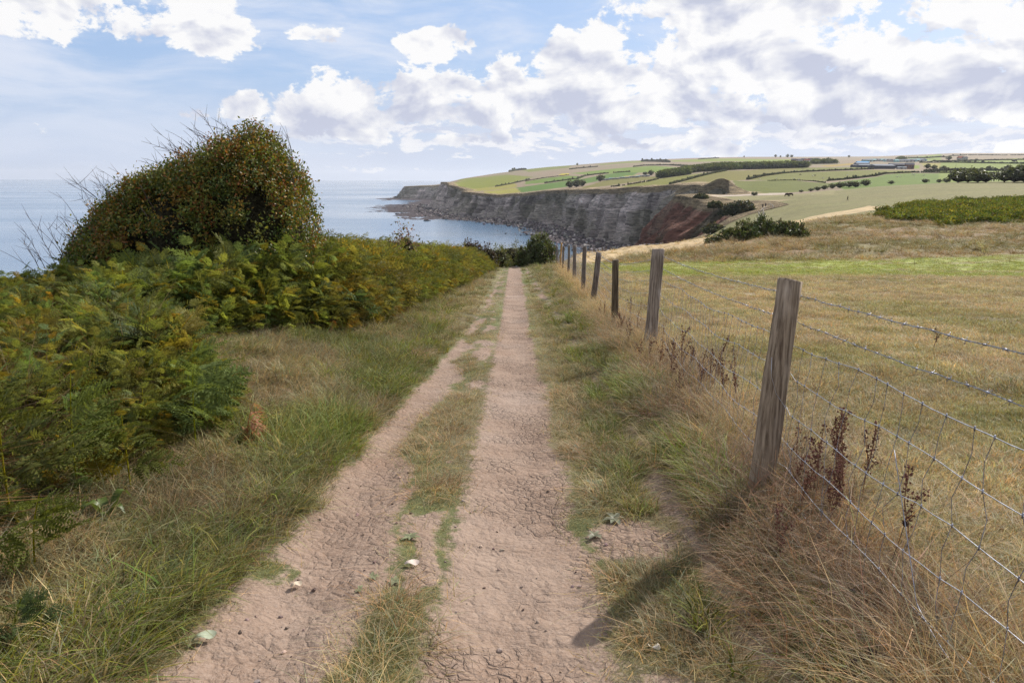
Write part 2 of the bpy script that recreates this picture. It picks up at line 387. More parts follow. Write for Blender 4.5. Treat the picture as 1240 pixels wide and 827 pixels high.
def sdist(x, y):
    x = np.asarray(x, float).ravel(); y = np.asarray(y, float).ravel()
    m = np.full(x.shape, 1e12)
    for i in range(len(CL) - 1):
        ax, ay = CL[i]; bx, by = CL[i + 1]; vx, vy = bx - ax, by - ay; L = vx * vx + vy * vy
        t = np.clip(((x - ax) * vx + (y - ay) * vy) / L, 0, 1)
        m = np.minimum(m, (x - ax - t * vx)**2 + (y - ay - t * vy)**2)
    return np.sqrt(m) * np.where(inpoly(x, y, POLY), 1, -1)
def hit(px, py, dmin=1.2, dmax=8000, n=1400):
    """where the line of sight through a photograph pixel meets the land"""
    d = ray(px, py); t = np.exp(np.linspace(math.log(dmin), math.log(dmax), n))
    z = land(t * d[0], t) - (CAMZ + t * d[2]); k = np.argmax(z > 0)
    if not (z > 0).any(): k = int(np.argmax(z[n // 3:])) + n // 3
    y = t[k]; 
    if k > 0 and z[k] > 0:
        f = z[k - 1] / (z[k - 1] - z[k]); y = t[k - 1] + f * (t[k] - t[k - 1])
    return np.array([y * d[0], y, float(land(y * d[0], y))])

# ------------------------------------------------------------------ the ground: one sheet from underfoot to the far hills
ringsA = np.exp(np.arange(math.log(.7), math.log(60), .0145)); ringsB = np.exp(np.arange(math.log(60), math.log(7200), .0098))
RR = np.concatenate([[.05, .35], ringsA, ringsB])
AA = np.concatenate([np.radians(np.linspace(-180, -42, 60, endpoint=False)), np.radians(np.arange(-42, 42, .135)), np.radians(np.linspace(42, 180, 60, endpoint=False))])
NR, NA = len(RR), len(AA)
GX = (RR[:, None] * np.sin(AA)[None]).ravel(); GY = (RR[:, None] * np.cos(AA)[None]).ravel()
GR = np.hypot(GX, GY)
GZ = land(GX, GY)
GS = sdist(GX, GY)
# tussocks on the rough bank, hummocks under the far bracken
def quadpoly(pxs): return np.array([hit(a, b)[:2] for a, b in pxs])
def zone(x, y, P, edge=3.0, wob=6.0, sd=3):
    wx = x + (fbm(x / 9, y / 9, sd, 3) - .5) * wob; wy = y + (fbm(x / 9 + 50, y / 9, sd + 1, 3) - .5) * wob
    return inpoly(wx, wy, P).astype(float)
TAN = np.array([.26, .185, .115]); GOLD = np.array([.44, .33, .19]); DRY = np.array([.235, .19, .13])
FIELDS = [  # photograph outline of each field, its colour
 ([(550, 221), (555, 218), (583, 215), (615, 211.8), (645, 214.5), (634, 217.7), (600, 225.8), (581, 229), (563, 229), (550, 226.6)], (.21, .235, .075)),
 ([(586, 232), (624.5, 227.4), (631, 233), (597, 237.5), (584, 236)], (.33, .31, .14)),
 ([(560, 229.5), (600, 226.5), (624, 222), (626, 226.5), (590, 231), (565, 232)], (.30, .28, .13)),
 ([(626, 227.4), (660, 222.7), (705, 217), (731, 212), (750, 209), (773, 209), (763, 214.7), (731, 218), (708, 222.7), (684, 226.8), (660, 230), (631, 233)], (.10, .19, .055)),
 ([(691, 210), (724.5, 206.6), (792, 201), (831, 203.4), (794, 209), (750, 209), (737, 210.6), (708, 211.5)], (.17, .25, .075)),
 ([(635, 223.4), (637, 220), (660, 216), (689, 213), (708, 214), (700, 218), (660, 221.5)], (.14, .22, .06)),
 ([(676, 212.5), (680, 210.5), (690, 210), (688, 212)], (.5, .42, .08)),
 ([(735, 217), (760, 213), (785, 211.5), (784, 214), (750, 216.5)], (.42, .38, .15)),
 ([(721, 199.6), (760, 195.8), (782, 195.4), (778, 197), (729, 200.2)], (.2, .24, .09)),
 ([(630, 206.5), (676, 201.5), (692, 200.5), (690, 203), (640, 208.5)], (.19, .22, .09)),
 ([(812, 194.6), (860, 192.5), (940, 193), (960, 193.2), (960, 196), (860, 196), (815, 196)], (.22, .27, .09)),
 ([(700, 228.4), (733, 218.7), (750, 216.3), (799, 213.5), (797, 216.3), (741, 224.4), (708, 229)], (.19, .18, .095)),
 ([(747, 226.8), (797, 217), (860, 209), (881, 207.4), (870, 211), (812, 223.5), (757, 227)], (.195, .20, .075)),
 ([(862, 211.5), (881, 207.4), (924.5, 205), (963, 203.4), (963, 208), (905, 218), (884, 219), (860, 221.5), (818, 223.0)], (.19, .175, .085)),
 ([(887, 218.9), (929, 218.7), (963, 218.7), (1005, 222), (1013, 225), (979, 231.6), (944, 234), (894, 234)], (.135, .155, .055)),
 ([(905, 218), (950, 210), (979, 208.7), (1060, 206), (1060, 214), (1002, 219.5), (963, 218.7)], (.17, .18, .075)),
 ([(963, 203.4), (1050, 202.6), (1056, 205), (979, 208.3), (963, 208)], (.17, .18, .075)),
 ([(1005, 222), (1060, 214.7), (1072, 211.5), (1104.5, 210), (1177, 210.6), (1215, 211.5), (1212, 222), (1153, 222), (1056, 227), (1013, 226)], (.13, .20, .06)),
 ([(1056, 206), (1110, 207), (1104, 210), (1072, 211), (1060, 213)], (.19, .19, .08)),
 ([(1114, 197.7), (1166, 198), (1245, 199), (1245, 204), (1195, 206), (1143, 204.5), (1120, 202.5)], (.31, .28, .16)),
 ([(1103, 200.5), (1113, 200.5), (1114, 204.5), (1104, 204.5)], (.2, .27, .08)),
 ([(1169, 195.8), (1227, 194.8), (1245, 195), (1245, 197), (1169, 197)], (.34, .27, .17)),
 ([(992, 201), (1036, 197.6), (1034, 200), (1005, 202.3)], (.36, .26, .15)),
 ([(1098, 191.3), (1140, 186.5), (1180, 184.2), (1245, 185.8), (1245, 193), (1185, 193.7), (1108, 195.3)], (.2, .26, .10)),
 ([(1175, 193.8), (1245, 191.8), (1245, 194.2), (1185, 194.6)], (.27, .32, .09))]
def ground_cols(x, y, s_):
    r = np.hypot(x, y); N = len(x)
    c = np.tile(np.array([.215, .165, .11]), (N, 1))                       # stubble uplands
    nz = fbm(x / 180, y / 180, 31, 3)[:, None]
    c = c * (1 - .3 * smooth((nz - .5) * 6)) + np.array([.16, .17, .08]) * .3 * smooth((nz - .5) * 6)
    far = r > 380
    for P, col in FIELDS:
        Q = quadpoly(P); lo = Q.min(0) - 5; hi = Q.max(0) + 5
        m = (x > lo[0]) & (x < hi[0]) & (y > lo[1]) & (y < hi[1]) & (r > 330)
        k = np.where(m)[0]
        if len(k): k = k[inpoly(x[k], y[k], Q)]; c[k] = np.array(col) * np.array([.72, .70, .29])
    # pasture on the near hill
    hill = smooth((r - 120) / 40) * (r < 470)
    pv = .5 + (fbm(x / 30, y / 12, 41, 4) - .5) * 1.6
    pas = np.array([.155, .148, .058])[None] * (1 - pv[:, None] * .25) + np.array([.195, .155, .085])[None] * pv[:, None] * .25
    m = (y > 110) & (y < 470) & (x > 0); c[m] = pas[m]
    # bands of the near field, by distance downhill
    w = (fbm(x / 7, y / 7, 11, 4) - .5) * 9; w2 = (fbm(x / 2.2, y / 2.2, 13, 4) - .5)
    d = y + w + 0.10 * np.maximum(x - 20, 0)
    near = (y < 112)
    f = np.tile(DRY * 1.1, (N, 1)) * (1 + w2[:, None] * .35)
    gp = smooth((fbm(x / 3.3, y / 3.3, 19, 4) - .5) * 7)[:, None] * .22
    f = f * (1 - gp) + np.array([.17, .185, .07]) * gp
    gb = (smooth((d - 34) / 5) * smooth((63 - d) / 8) * smooth((x - 3.5) / 5))[:, None] * (.62 + .5 * (w2[:, None] + .1))
    gb = np.clip(gb * (.45 + 1.1 * smooth((fbm(x / 4, y / 1.6, 29, 4)[:, None] - .36) * 5)), 0, 1); f = f * (1 - gb) + np.array([.235, .265, .065]) * gb
    rb = (smooth((d - 57) / 6))[:, None]
    rough = np.array([.22, .155, .09]) * (1 + (w2[:, None]) * .9)
    ol = smooth((fbm(x / 11, y / 6, 23, 3) - .46) * 8)[:, None] * .7
    rough = rough * (1 - ol) + np.array([.19, .175, .085]) * ol
    f = f * (1 - rb) + rough * rb
    c[near] = f[near]
    t = smooth((y - 100) / 24)[:, None]; m = (y > 96) & (y < 126) & (x > 0)
    c[m] = (f * (1 - t) + pas * t)[m]
    # bleached grass on the seaward shoulder and along the ridge
    Q = quadpoly([(672, 316), (700, 307.5), (757, 300), (850, 288.5), (900, 278), (980, 263), (1054, 249), (1075, 253), (1010, 262), (940, 279), (880, 292), (850, 301), (800, 309), (740, 314), (700, 322)])
    m = inpoly(x + w * .35, y + w * .7, Q); gm = np.where(m)[0]
    c[gm] = c[gm] * .15 + (GOLD * (1 + w2[gm][:, None] * .5)) * .85
    kx = np.exp(-(((x - colu(874) * 640) / 13)**2 + ((y - 640) / 26)**2)) > .18; c[kx] = np.array([.15, .125, .12])
    # rank grass under the bracken on the hillside
    Q = quadpoly([(1075, 262), (1110, 251), (1160, 246), (1245, 243), (1300, 243), (1300, 273), (1130, 272), (1085, 267)])
    m = inpoly(x + w * .5, y + w, Q); c[m] = (.13, .165, .05)
    # cliff-top path, rim
    Q = quadpoly([(862, 236.6), (905, 234.6), (950, 233.6), (985, 234.2), (985, 236.4), (950, 235.9), (905, 237), (862, 238.4)])
    c[inpoly(x, y, Q)] = (.36, .30, .24)
    Q = quadpoly([(985, 233), (1010, 230), (1010, 236), (950, 237), (905, 243), (880, 243), (900, 238), (950, 236)]); m = inpoly(x, y, Q); c[m] = (.2, .18, .08)
    rim = smooth((26 + fbm(x / 25, y / 25, 8, 3) * 40 - 20 - s_) / 8)[:, None] * (r > 330)[:, None]
    c = c * (1 - rim * .8) + np.array([.34, .25, .16]) * rim * .8
    # verges by the path
    v = smooth((xfence(y) + .9 - x) / .8)[:, None] * (y < 62)[:, None]
    vg = np.array([.17, .15, .085]) * (1 + (fbm(x * 1.1, y * .8, 55, 4)[:, None] - .5) * 1.0)
    gr = smooth((fbm(x * .9, y * .5, 57, 4) - .47) * 7)[:, None] * .7
    vg = vg * (1 - gr) + np.array([.105, .125, .045]) * gr
    bq = smooth((1.0 - np.hypot((x + 2.9) * .8, (y - 8.1) * 1.2)) * 2.5)[:, None]; vg = vg * (1 - bq) + np.array([.30, .21, .155]) * bq
    fs = smooth((x - xfence(y) + .75) / .4)[:, None]
    vg = vg * (1 - fs) + np.array([.25, .175, .105]) * fs
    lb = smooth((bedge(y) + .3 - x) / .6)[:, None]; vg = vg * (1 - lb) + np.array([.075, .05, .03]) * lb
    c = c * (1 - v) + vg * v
    return c
def bedge(y): return np.interp(y, [-8, 0, 3.4, 5.3, 6.2, 7.2, 8.6, 9.7, 10.6, 12, 14, 18, 26, 35, 45, 52, 60], [-2.8, -2.6, -2.5, -2.4, -2.65, -3.5, -4.1, -3.6, -3.0, -2.6, -2.45, -2.25, -1.95, -1.75, -1.35, -1.1, -.4])
def path_mask(x, y):
    hw = np.interp(y, [0, 2.7, 4.6, 14, 45, 60], [.36, .38, .34, .31, .42, .42])
    wb = (fbm(x * 1.2, y * .9, 71, 4) - .5) * .34
    a = (hw - np.abs(x - xpath(y) - wb * .5)) + wb * .6
    hl = np.interp(y, [0, 3, 7, 14, 30], [.30, .27, .20, .14, .10])
    b = (hl - np.abs(x - xleft(y) - wb)) + wb * .8 - .05 * smooth((y - 6) / 8) - .20 * smooth((fbm(x * 2.2, y * 1.1, 77, 4) - .52) * 6)
    e = (.24 - np.hypot((x - .66), (y - 3.6) * .8)) * .9
    f = (.30 - np.hypot((x - .5), (y - 1.9) * .6)) * .9
    k = (.30 - np.abs(x - 1.0 + wb)) - .26 + wb                         # scuffed strip right of the path
    bp = -.16 + (.9 - np.hypot((x + 2.9) * .8, (y - 8.1) * 1.2)) * .2 - .06    # trodden patch by the bracken
    m = np.maximum.reduce([a, b, (.16 - np.abs(x + .46)) - .12 + (fbm(x * 3, y * 1.6, 79, 4) - .60) * .9, e, f, k, bp])
    return np.clip(m / .5 + .5, 0, 1) * (y < 62)
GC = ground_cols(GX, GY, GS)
GM = path_mask(GX, GY)
tus = .75 * smooth((GY - 56) / 8) * smooth((118 - GY) / 12) * (GX > 5)
GZ = GZ + tus * ((fbm(GX / 2.1, GY / 2.6, 61, 4) - .45) * 1.3)
drop = np.clip((12 - GS) / 8, 0, 1); GZ = GZ - drop * (GZ - (SEA - 6))
iv = np.arange(NR * NA).reshape(NR, NA); ivn = np.roll(iv, -1, axis=1)
Fq = np.stack([iv[:-1], iv[1:], ivn[1:], ivn[:-1]], -1).reshape(-1, 4)[:, ::-1]
keep = ((GS[Fq] > -30).any(axis=1)) & ((GR[Fq[:, 0]] < 300) | (np.abs(np.arctan2(GX[Fq[:, 0]], GY[Fq[:, 0]])) < R(60)))
Fq = Fq[keep][:, ::-1]
used = np.zeros(len(GX), bool); used[Fq.ravel()] = True; remap = np.cumsum(used) - 1; Fq = remap[Fq]

m, g = new_mat('ground_soil_and_turf')
P = g.pos; col = g.attr('Col'); pm = g.attr('Path', out=2)
dist = g.node('ShaderNodeVectorMath', out=1, props=dict(operation='LENGTH')); g.put(P, g.last.inputs[0])
nearf = 1.0 - dist.ss(10, 60)
e1 = g.noise(P, 7.0, 6, .65); e2 = g.noise(P, 34.0, 4, .6)
pmask = (pm + (e1 - .5) * .55 + (e2 - .5) * .30).ss(.44, .58)
# cracked dry soil
wv = g.node('ShaderNodeVectorMath', props=dict(operation='MULTIPLY_ADD')); vm = g.last
g.put(g.noise(P, 9, 3, .6, out=1), vm.inputs[0]); vm.inputs[1].default_value = (.085, .085, 0); g.put(P, vm.inputs[2])
crv = g.mapv(wv, (1, .8, 0)); cr1 = g.voro(crv, 15.0); cr2 = g.voro(crv, 33.0)
s2x = g.noise(P, 13.0, 3, .6)
px_, py_, pz_ = g.sep(P)
cw = g.noise(P, 1.6, 3, .55).ss(.42, .60) * px_.ss(-.75, -.35).mx(.25)
crack = (1.0 - cr1.ss(.0, .13)) * (.10 + .90 * cw) * (s2x * 2.0 - .2).mn(1.0).mx(0.0)
crack2 = (1.0 - cr2.ss(.0, .10)) * cw * .4
cr = crack.mx(crack2)
s1 = g.noise(P, 1.7, 5, .6); s2 = g.noise(P, 55.0, 4, .7); s3 = g.noise(P, 260.0, 2, .6)
soil = g.mix(s1.ss(.3, .7), (.275, .200, .152), (.212, .144, .104))
s0 = g.noise(P, .75, 4, .6)
soil = g.mix(s0.ss(.52, .68) * .45, soil, (.25, .155, .10)); soil = g.mix(s0.ss(.46, .30) * .4, soil, (.33, .265, .225))
soil = g.mix(s2.ss(.35, .8) * .6, soil, (.34, .27, .225)); soil = g.mix(s3.ss(.58, .75) * .35, soil, (.17, .11, .085))
soil = g.mix(cr * nearf * .36, soil, (.105, .068, .052))
# turf: matted dry stems seen between the blades
t1 = g.noise(g.mapv(P, (1, 1, 0)), 90.0, 4, .75); t2 = g.noise(P, 1.1, 6, .68); t3 = g.noise(P, .05, 5, .6); t4 = g.noise(g.mapv(P, (1, 1, 0)), .35, 4, .7)
v = (t1 - .5) * 2.2 * nearf + (t2 - .5) * 1.4 + (t3 - .5) * .6 + (t4 - .5) * 1.0
turf = g.mix(1.0, col, g.comb(1.0 + v, 1.0 + v * .95, 1.0 + v * .9), 'MULTIPLY')
cc = g.mix(pmask, turf, soil)
hgt = (s2 * .5 + s1 * .6 + s3 * .12 - cr * 1.0 + cr1.ss(0, .5) * .5) * pmask + (t1 * .9 + t2) * (1.0 - pmask)
nb = g.bump(hgt, .9, .014)
farb = g.bump(t2 * .6 + t4, .55, .25, nb)
finish(g, cc, .92, farb, spec=.12)
MAT_GROUND = m
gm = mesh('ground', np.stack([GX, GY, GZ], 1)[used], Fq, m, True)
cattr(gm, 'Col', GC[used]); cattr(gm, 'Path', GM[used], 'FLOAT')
tag(obj('ground', gm), kind='structure')

# ------------------------------------------------------------------ sea
m, g = new_mat('sea_water')
P = g.pos
w1 = g.noise(g.mapv(P, (.05, .11, .05)), 1.0, 5, .6); w2 = g.noise(g.mapv(P, (.0009, .0022, .001)), 1.0, 4, .55); w3 = g.noise(g.mapv(P, (.4, .7, .4)), 1.0, 4, .6)
sl_ = w2.ss(.36, .64)
b = g.bump(w1 + w3 * .12, 1.0, .32)
rg = sl_.lin(0, 1, .20, .10)
finish(g, g.mix(sl_, (.06, .13, .22), (.09, .16, .24)), rg, b, spec=.5)
ra = np.exp(np.linspace(math.log(30), math.log(25000), 60)); th = np.linspace(0, 2 * math.pi, 129)[:-1]
V = np.stack([ra[:, None] * np.cos(th), ra[:, None] * np.sin(th), np.full((60, 128), SEA)], -1).reshape(-1, 3)
i = np.arange(60 * 128).reshape(60, 128); j = np.roll(i, -1, 1)
Fs = np.stack([i[:-1], i[1:], j[1:], j[:-1]], -1).reshape(-1, 4)
tag(obj('sea', mesh('sea', V, Fs, m, True)), kind='structure')

# ------------------------------------------------------------------ cliffs: a folded ribbon hung from the cliff-top line
seg = np.hypot(*np.diff(CL, axis=0).T); cum = np.concatenate([[0], np.cumsum(seg)])
ss = [0.0]
while ss[-1] < cum[-1] - 5:
    q = np.array([np.interp(ss[-1], cum, CL[:, 0]), np.interp(ss[-1], cum, CL[:, 1])]); dd = np.hypot(*q)
    ss.append(ss[-1] + (8 if (q[1] < 240 or dd > 3300) else max(1.7, dd / 420.)))
ss = np.array(ss); CXs = np.interp(ss, cum, CL[:, 0]); CYs = np.interp(ss, cum, CL[:, 1])
tx = np.gradient(CXs); ty = np.gradient(CYs)
k = np.exp(-np.linspace(-2, 2, 31)**2); k /= k.sum()
tx = np.convolve(np.pad(tx, 15, 'edge'), k, 'valid'); ty = np.convolve(np.pad(ty, 15, 'edge'), k, 'valid')
tl = np.hypot(tx, ty); NX, NY = -ty / tl, tx / tl
dC = np.hypot(CXs, CYs)
brown = smooth((dC - 285) / 20) * smooth((585 - dC) / 20) * (CYs > 240)
wid = np.where(brown > .3, 60, 36) + 14 * np.sin(ss / 130.)
wid = np.where(dC > 1600, 60, wid)
tt = np.concatenate([[-16, -9, -4, 0], np.linspace(0, 1, 74)[1:] * 1.0])
NS, NT = len(ss), len(tt)
ins = np.where(tt < 0, tt, 0)[None]; t_ = np.clip(tt, 0, 1)[None] * np.where(tt[None] <= 1, 1, 0)
t_ = np.where(tt[None] < 0, 0, tt[None])
Sg = ss[:, None] + 0 * t_
top = land(CXs, CYs)[:, None]
gull = fbm(Sg / 55, Sg * 0 + t_ * 1.1, 81, 5) - .5; gul2 = np.abs(fbm(Sg / 11, t_ * 3.0 + Sg / 60, 85, 4) - .5)
gull2c_ = fbm(Sg / 26, t_ * .9 + 31, 83, 5, .6)
prof = 1 - (1 - t_)**np.where(brown[:, None] > .3, 1.15, 1.75)
ledge = .05 * np.sin(t_ * 34 + gull * 6) * (1 - brown[:, None])
zz = top + .15 - (top - SEA + 1.0) * np.clip(prof + ledge * t_ * (1 - t_) * 4, 0, 1)
blend = np.clip(t_ * 6, 0, 1) * (.35 + .65 * t_)
off = ins + wid[:, None] * t_ + blend * (gull * 62 + gul2 * -34 + (gull2c_ - .5) * 44 + (1 - brown[:, None]) * (np.abs(fbm(Sg / 75, t_ * .5, 88, 3) - .5) * 90 - 14) + (fbm(Sg / 9, t_ * 9, 91, 4) - .5) * 13)
rx = CXs[:, None] + NX[:, None] * off; ry = CYs[:, None] + NY[:, None] * off
zin = land(rx, ry) + .15
zz = np.where(tt[None] <= 0, zin, zz)
i = np.arange(NS * NT).reshape(NS, NT)
Fc = np.stack([i[:-1, :-1], i[1:, :-1], i[1:, 1:], i[:-1, 1:]], -1).reshape(-1, 4)
gull2c = fbm(Sg / 26, t_ * .9 + 31, 83, 5, .6); rock = np.array([.37, .315, .30]); col = np.tile(rock, (NS, NT, 1))
st = vn(Sg * 0 + t_ * 24 + gull * 2.5, Sg / 90, 95)[..., None]
col = col * (.45 + 1.2 * st) * (.35 + 1.3 * smooth((gull2c - .28) / .44)[..., None])  # gully relief shading put into the rock colour: ridges paler, hollows darker
pale = smooth((fbm(Sg / 24, t_ * 2.8, 97, 5, .6) - .50) * 12)[..., None] * .8; col = col * (1 - pale) + np.array([.56, .49, .45]) * pale
grn = smooth((fbm(Sg / 48, t_ * 2.2 + 9, 101, 4) - .47) * 8)[..., None] * (1 - .6 * t_[..., None]); col = col * (1 - grn * .65) + np.array([.13, .13, .065]) * grn * .65
bcol = np.array([.22, .105, .075]) * (.75 + .7 * fbm(Sg / 9, t_ * .8, 103, 4)[..., None])
bt = smooth((fbm(Sg / 16, t_ * .7 + 4, 107, 4) - .52) * 9)[..., None] * .8; bcol = bcol * (1 - bt) + np.array([.30, .20, .145]) * bt
bg_ = smooth((fbm(Sg / 26, t_ * 1.2 + 14, 109, 3) - .62) * 9)[..., None] * .8; bcol = bcol * (1 - bg_) + np.array([.06, .065, .035]) * bg_
bw = brown[:, None, None]; col = col * (1 - bw) + bcol * bw
tp = smooth((.035 + .05 * fbm(Sg / 20, t_, 111, 3) - t_) / .02)[..., None]; col = col * (1 - tp) + np.array([.30, .23, .14]) * tp
ft = smooth((t_ - .86) / .1)[..., None]; col = col * (1 - ft * .7) + np.array([.10, .085, .08]) * ft * .7
m, g = new_mat('cliff_rock')
P = g.pos
r1 = g.noise(g.mapv(P, (.12, .12, .5)), 1.0, 8, .68); r2 = g.noise(g.mapv(P, (.03, .03, .55)), 1.0, 6, .6, 1.0); r3 = g.noise(P, .9, 5, .7)
vv = .25 + r1.ss(.3, .7) * 1.1 + r2.ss(.3, .7) * .5
cc = g.mix(1.0, g.attr('Col'), g.comb(vv, vv, vv * .98), 'MULTIPLY')
finish(g, cc, .95, g.bump(r1 * 1.0 + r2 * .8 + r3 * .3, 1.0, 13.0), spec=.1)
MAT_CLIFF = m
me = mesh('sea_cliffs', np.stack([rx, ry, zz], -1).reshape(-1, 3), Fc, m, True); cattr(me, 'Col', col.reshape(-1, 3))
tag(obj('sea_cliffs', me), kind='structure')

# ------------------------------------------------------------------ foreshore: rock platform at the cliff foot
m, g = new_mat('wet_foreshore_rock')
P = g.pos
r1 = g.noise(g.mapv(P, (.35, .35, .5)), 1.0, 7, .7)
finish(g, g.mix(r1.ss(.35, .65), (.024, .020, .024), (.085, .065, .066)), .85, g.bump(r1, 1.0, 2.0), spec=.1)
MAT_SHORE = m
NT2 = 46; t2 = np.linspace(0, 1, NT2)[None]
sel = np.where((dC > 640) & (dC < 3000))[0]; S2 = ss[sel][:, None]
base_off = wid[sel][:, None] * .9
rw = np.interp(dC[sel], [640, 900, 1000, 1200, 1400, 1700, 2100, 3000], [60, 90, 105, 70, 75, 150, 190, 120])[:, None] * (.55 + .9 * fbm(S2 / 70, S2 * 0, 121, 3))
o2 = base_off + rw * t2
x2 = CXs[sel][:, None] + NX[sel][:, None] * o2; y2 = CYs[sel][:, None] + NY[sel][:, None] * o2
z2 = SEA + 2.6 * (1 - t2)**2 + (fbm(x2 / 9, y2 / 9, 123, 5, .65) - .46) * 3.2 * (1 - .35 * t2) - .7 * t2 - 1.5 * smooth((t2 - .8) / .2)
i = np.arange(len(sel) * NT2).reshape(len(sel), NT2)
Fc = np.stack([i[:-1, :-1], i[1:, :-1], i[1:, 1:], i[:-1, 1:]], -1).reshape(-1, 4)
tag(obj('foreshore', mesh('foreshore', np.stack([x2, y2, z2], -1).reshape(-1, 3), Fc, m, True)), kind='structure')
def sea_hit(px, py):
    d = ray(px, py); t = (SEA - CAMZ) / d[2]; return np.array([t * d[0], t, SEA])
for (a, b, c0, d0) in [((452, 239.6), (516, 243.5), 60, 5), ((452, 247), (520, 253), 60, 6), ((470, 257.5), (505, 263), 40, 7), ((474, 261), (530, 267), 40, 8)]:
    p0 = sea_hit(a[0], b[1]); p1 = sea_hit(b[0], a[1])
    nx, ny = 90, 30; U, V_ = np.meshgrid(np.linspace(0, 1, nx), np.linspace(0, 1, ny))
    Y = p0[1] + (p1[1] - p0[1]) * V_; X = (colu(a[0]) + (colu(b[0]) - colu(a[0])) * U) * Y
    ed = np.minimum(np.minimum(U * 4, (1 - U) * 8), np.minimum(V_, 1 - V_) * 5)
    Z = SEA - 1.3 + 1.5 * np.clip(ed, 0, 1) + (fbm(U * 7, V_ * 5, 130 + d0, 4) - .5) * 2.2
    i = np.arange(nx * ny).reshape(ny, nx)
    Fc = np.stack([i[:-1, :-1], i[:-1, 1:], i[1:, 1:], i[1:, :-1]], -1).reshape(-1, 4)
    tag(obj('reef', mesh('reef', np.stack([X, Y, Z], -1).reshape(-1, 3), Fc, MAT_SHORE, True)), kind='structure')

# ------------------------------------------------------------------ plant material: colour comes with each plant, light passes through the blades
def leaf_mat(name, rough=.6, trans=.35, var=.5, ns=9.0, inst=True, spec=.25, tm=(1.35, 1.25, .7)):
    m, g = new_mat(name)
    c = g.attr('tint', 'INSTANCER') if inst else g.attr('Col')
    if inst: c = g.mix(1.0, c, g.attr('Col'), 'MULTIPLY')
    v = (g.noise(g.pos, ns, 3, .6) - .5) * (2 * var) + 1.0
    c = g.mix(1.0, c, g.comb(v, v, v * .98), 'MULTIPLY')
    tcl = g.mix(1.0, c, tm, 'MULTIPLY')
    finish(g, c, rough, None, spec=spec, trans=trans, tcol=tcl)
    return m
M_FERN = leaf_mat('bracken_leaf', .6, .46, .5, 7.0, spec=.14, tm=(1.28, 1.2, .72))
M_GRASS = leaf_mat('grass_blade', .6, .32, .45, 9.0, spec=.15, tm=(1.12, 1.12, .85))
M_LEAF = leaf_mat('bush_leaf', .45, .3, .35, 5.0, inst=False, spec=.4)
M_FERN1 = leaf_mat('bracken_leaf_single', .65, .38, .45, 7.0, inst=False, spec=.08)
M_STALK = leaf_mat('dry_stalk', .8, .12, .35, 20.0, inst=False, spec=.1)
m, g = new_mat('bark'); P = g.pos
q = g.noise(g.mapv(P, (30, 30, 5)), 1.0, 5, .6)
finish(g, g.mix(q.ss(.3, .7), (.06, .045, .035), (.17, .14, .115)), .9, g.bump(q, .8, .01), spec=.1); M_BARK = m
m, g = new_mat('twig'); q = g.noise(g.pos, 3, 3); finish(g, g.mix(q.ss(.3, .7), (.07, .055, .055), (.16, .13, .13)), .85, spec=.1); M_TWIG = m

def blades(n, Rr, h, w, lean, seed, segs=3, hv=.4, c0=(.75, .7, .6), c1=(1.1, 1.1, 1.05), drift=(0, 0), tuft=1):
    rg = np.random.RandomState(seed)
    a = rg.rand(n) * 2 * math.pi; rr = Rr * np.sqrt(rg.rand(n)); bx, by = rr * np.cos(a), rr * np.sin(a)
    if tuft > 1:
        cxy = (rg.rand(tuft, 2) - .5) * 2 * Rr; k = rg.randint(0, tuft, n); bx = cxy[k, 0] + bx * .3; by = cxy[k, 1] + by * .3
    H = h * (1 - hv + 2 * hv * rg.rand(n)); az_ = a + rg.randn(n) * .9
    L = lean * (.35 + rg.rand(n)) ; dxn, dyn = np.cos(az_), np.sin(az_); wz = rg.rand(n) * math.pi
    V, Fq, C = [], [], []
    for s_ in range(segs + 1):
        t = s_ / segs; ww = w * (1 - t**1.6) * .5 * (.7 + .6 * rg.rand(n)) if s_ < segs else np.zeros(n)
        ho = H * L * t**1.8; hz = H * (t - .35 * L * t**3)
        px = bx + dxn * ho + drift[0] * t * t * H; py = by + dyn * ho + drift[1] * t * t * H
        sx, sy = -np.sin(wz) * ww, np.cos(wz) * ww
        if s_ < segs:
            V.append(np.stack([px - sx, py - sy, hz], 1)); V.append(np.stack([px + sx, py + sy, hz], 1))
        else: V.append(np.stack([px, py, hz], 1))
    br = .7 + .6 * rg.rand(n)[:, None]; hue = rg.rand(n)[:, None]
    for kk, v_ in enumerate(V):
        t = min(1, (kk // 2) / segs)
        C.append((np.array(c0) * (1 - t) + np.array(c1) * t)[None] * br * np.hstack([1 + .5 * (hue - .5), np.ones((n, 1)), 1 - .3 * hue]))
    VV = np.concatenate(V); ix = np.arange(n)
    F3 = []
    for s_ in range(segs - 1):
        a0, a1, b0, b1 = 2 * s_ * n + ix, (2 * s_ + 1) * n + ix, (2 * s_ + 2) * n + ix, (2 * s_ + 3) * n + ix
        F3.append(np.stack([a0, a1, b1], 1)); F3.append(np.stack([a0, b1, b0], 1))
    a0, a1, b0 = (2 * segs - 2) * n + ix, (2 * segs - 1) * n + ix, 2 * segs * n + ix
    F3.append(np.stack([a0, a1, b0], 1))
    return VV, np.concatenate(F3), np.concatenate(C)
def proto(name, V, F_, C, mat):
    me = mesh(name, V, F_, mat); cattr(me, 'Col', C); return bpy.data.objects.new(name, me)
def coll(name, obs):
    c = bpy.data.collections.new(name)
    for k, o in enumerate(obs): o.name = '%s_%02d' % (name, k); c.objects.link(o)
    return c
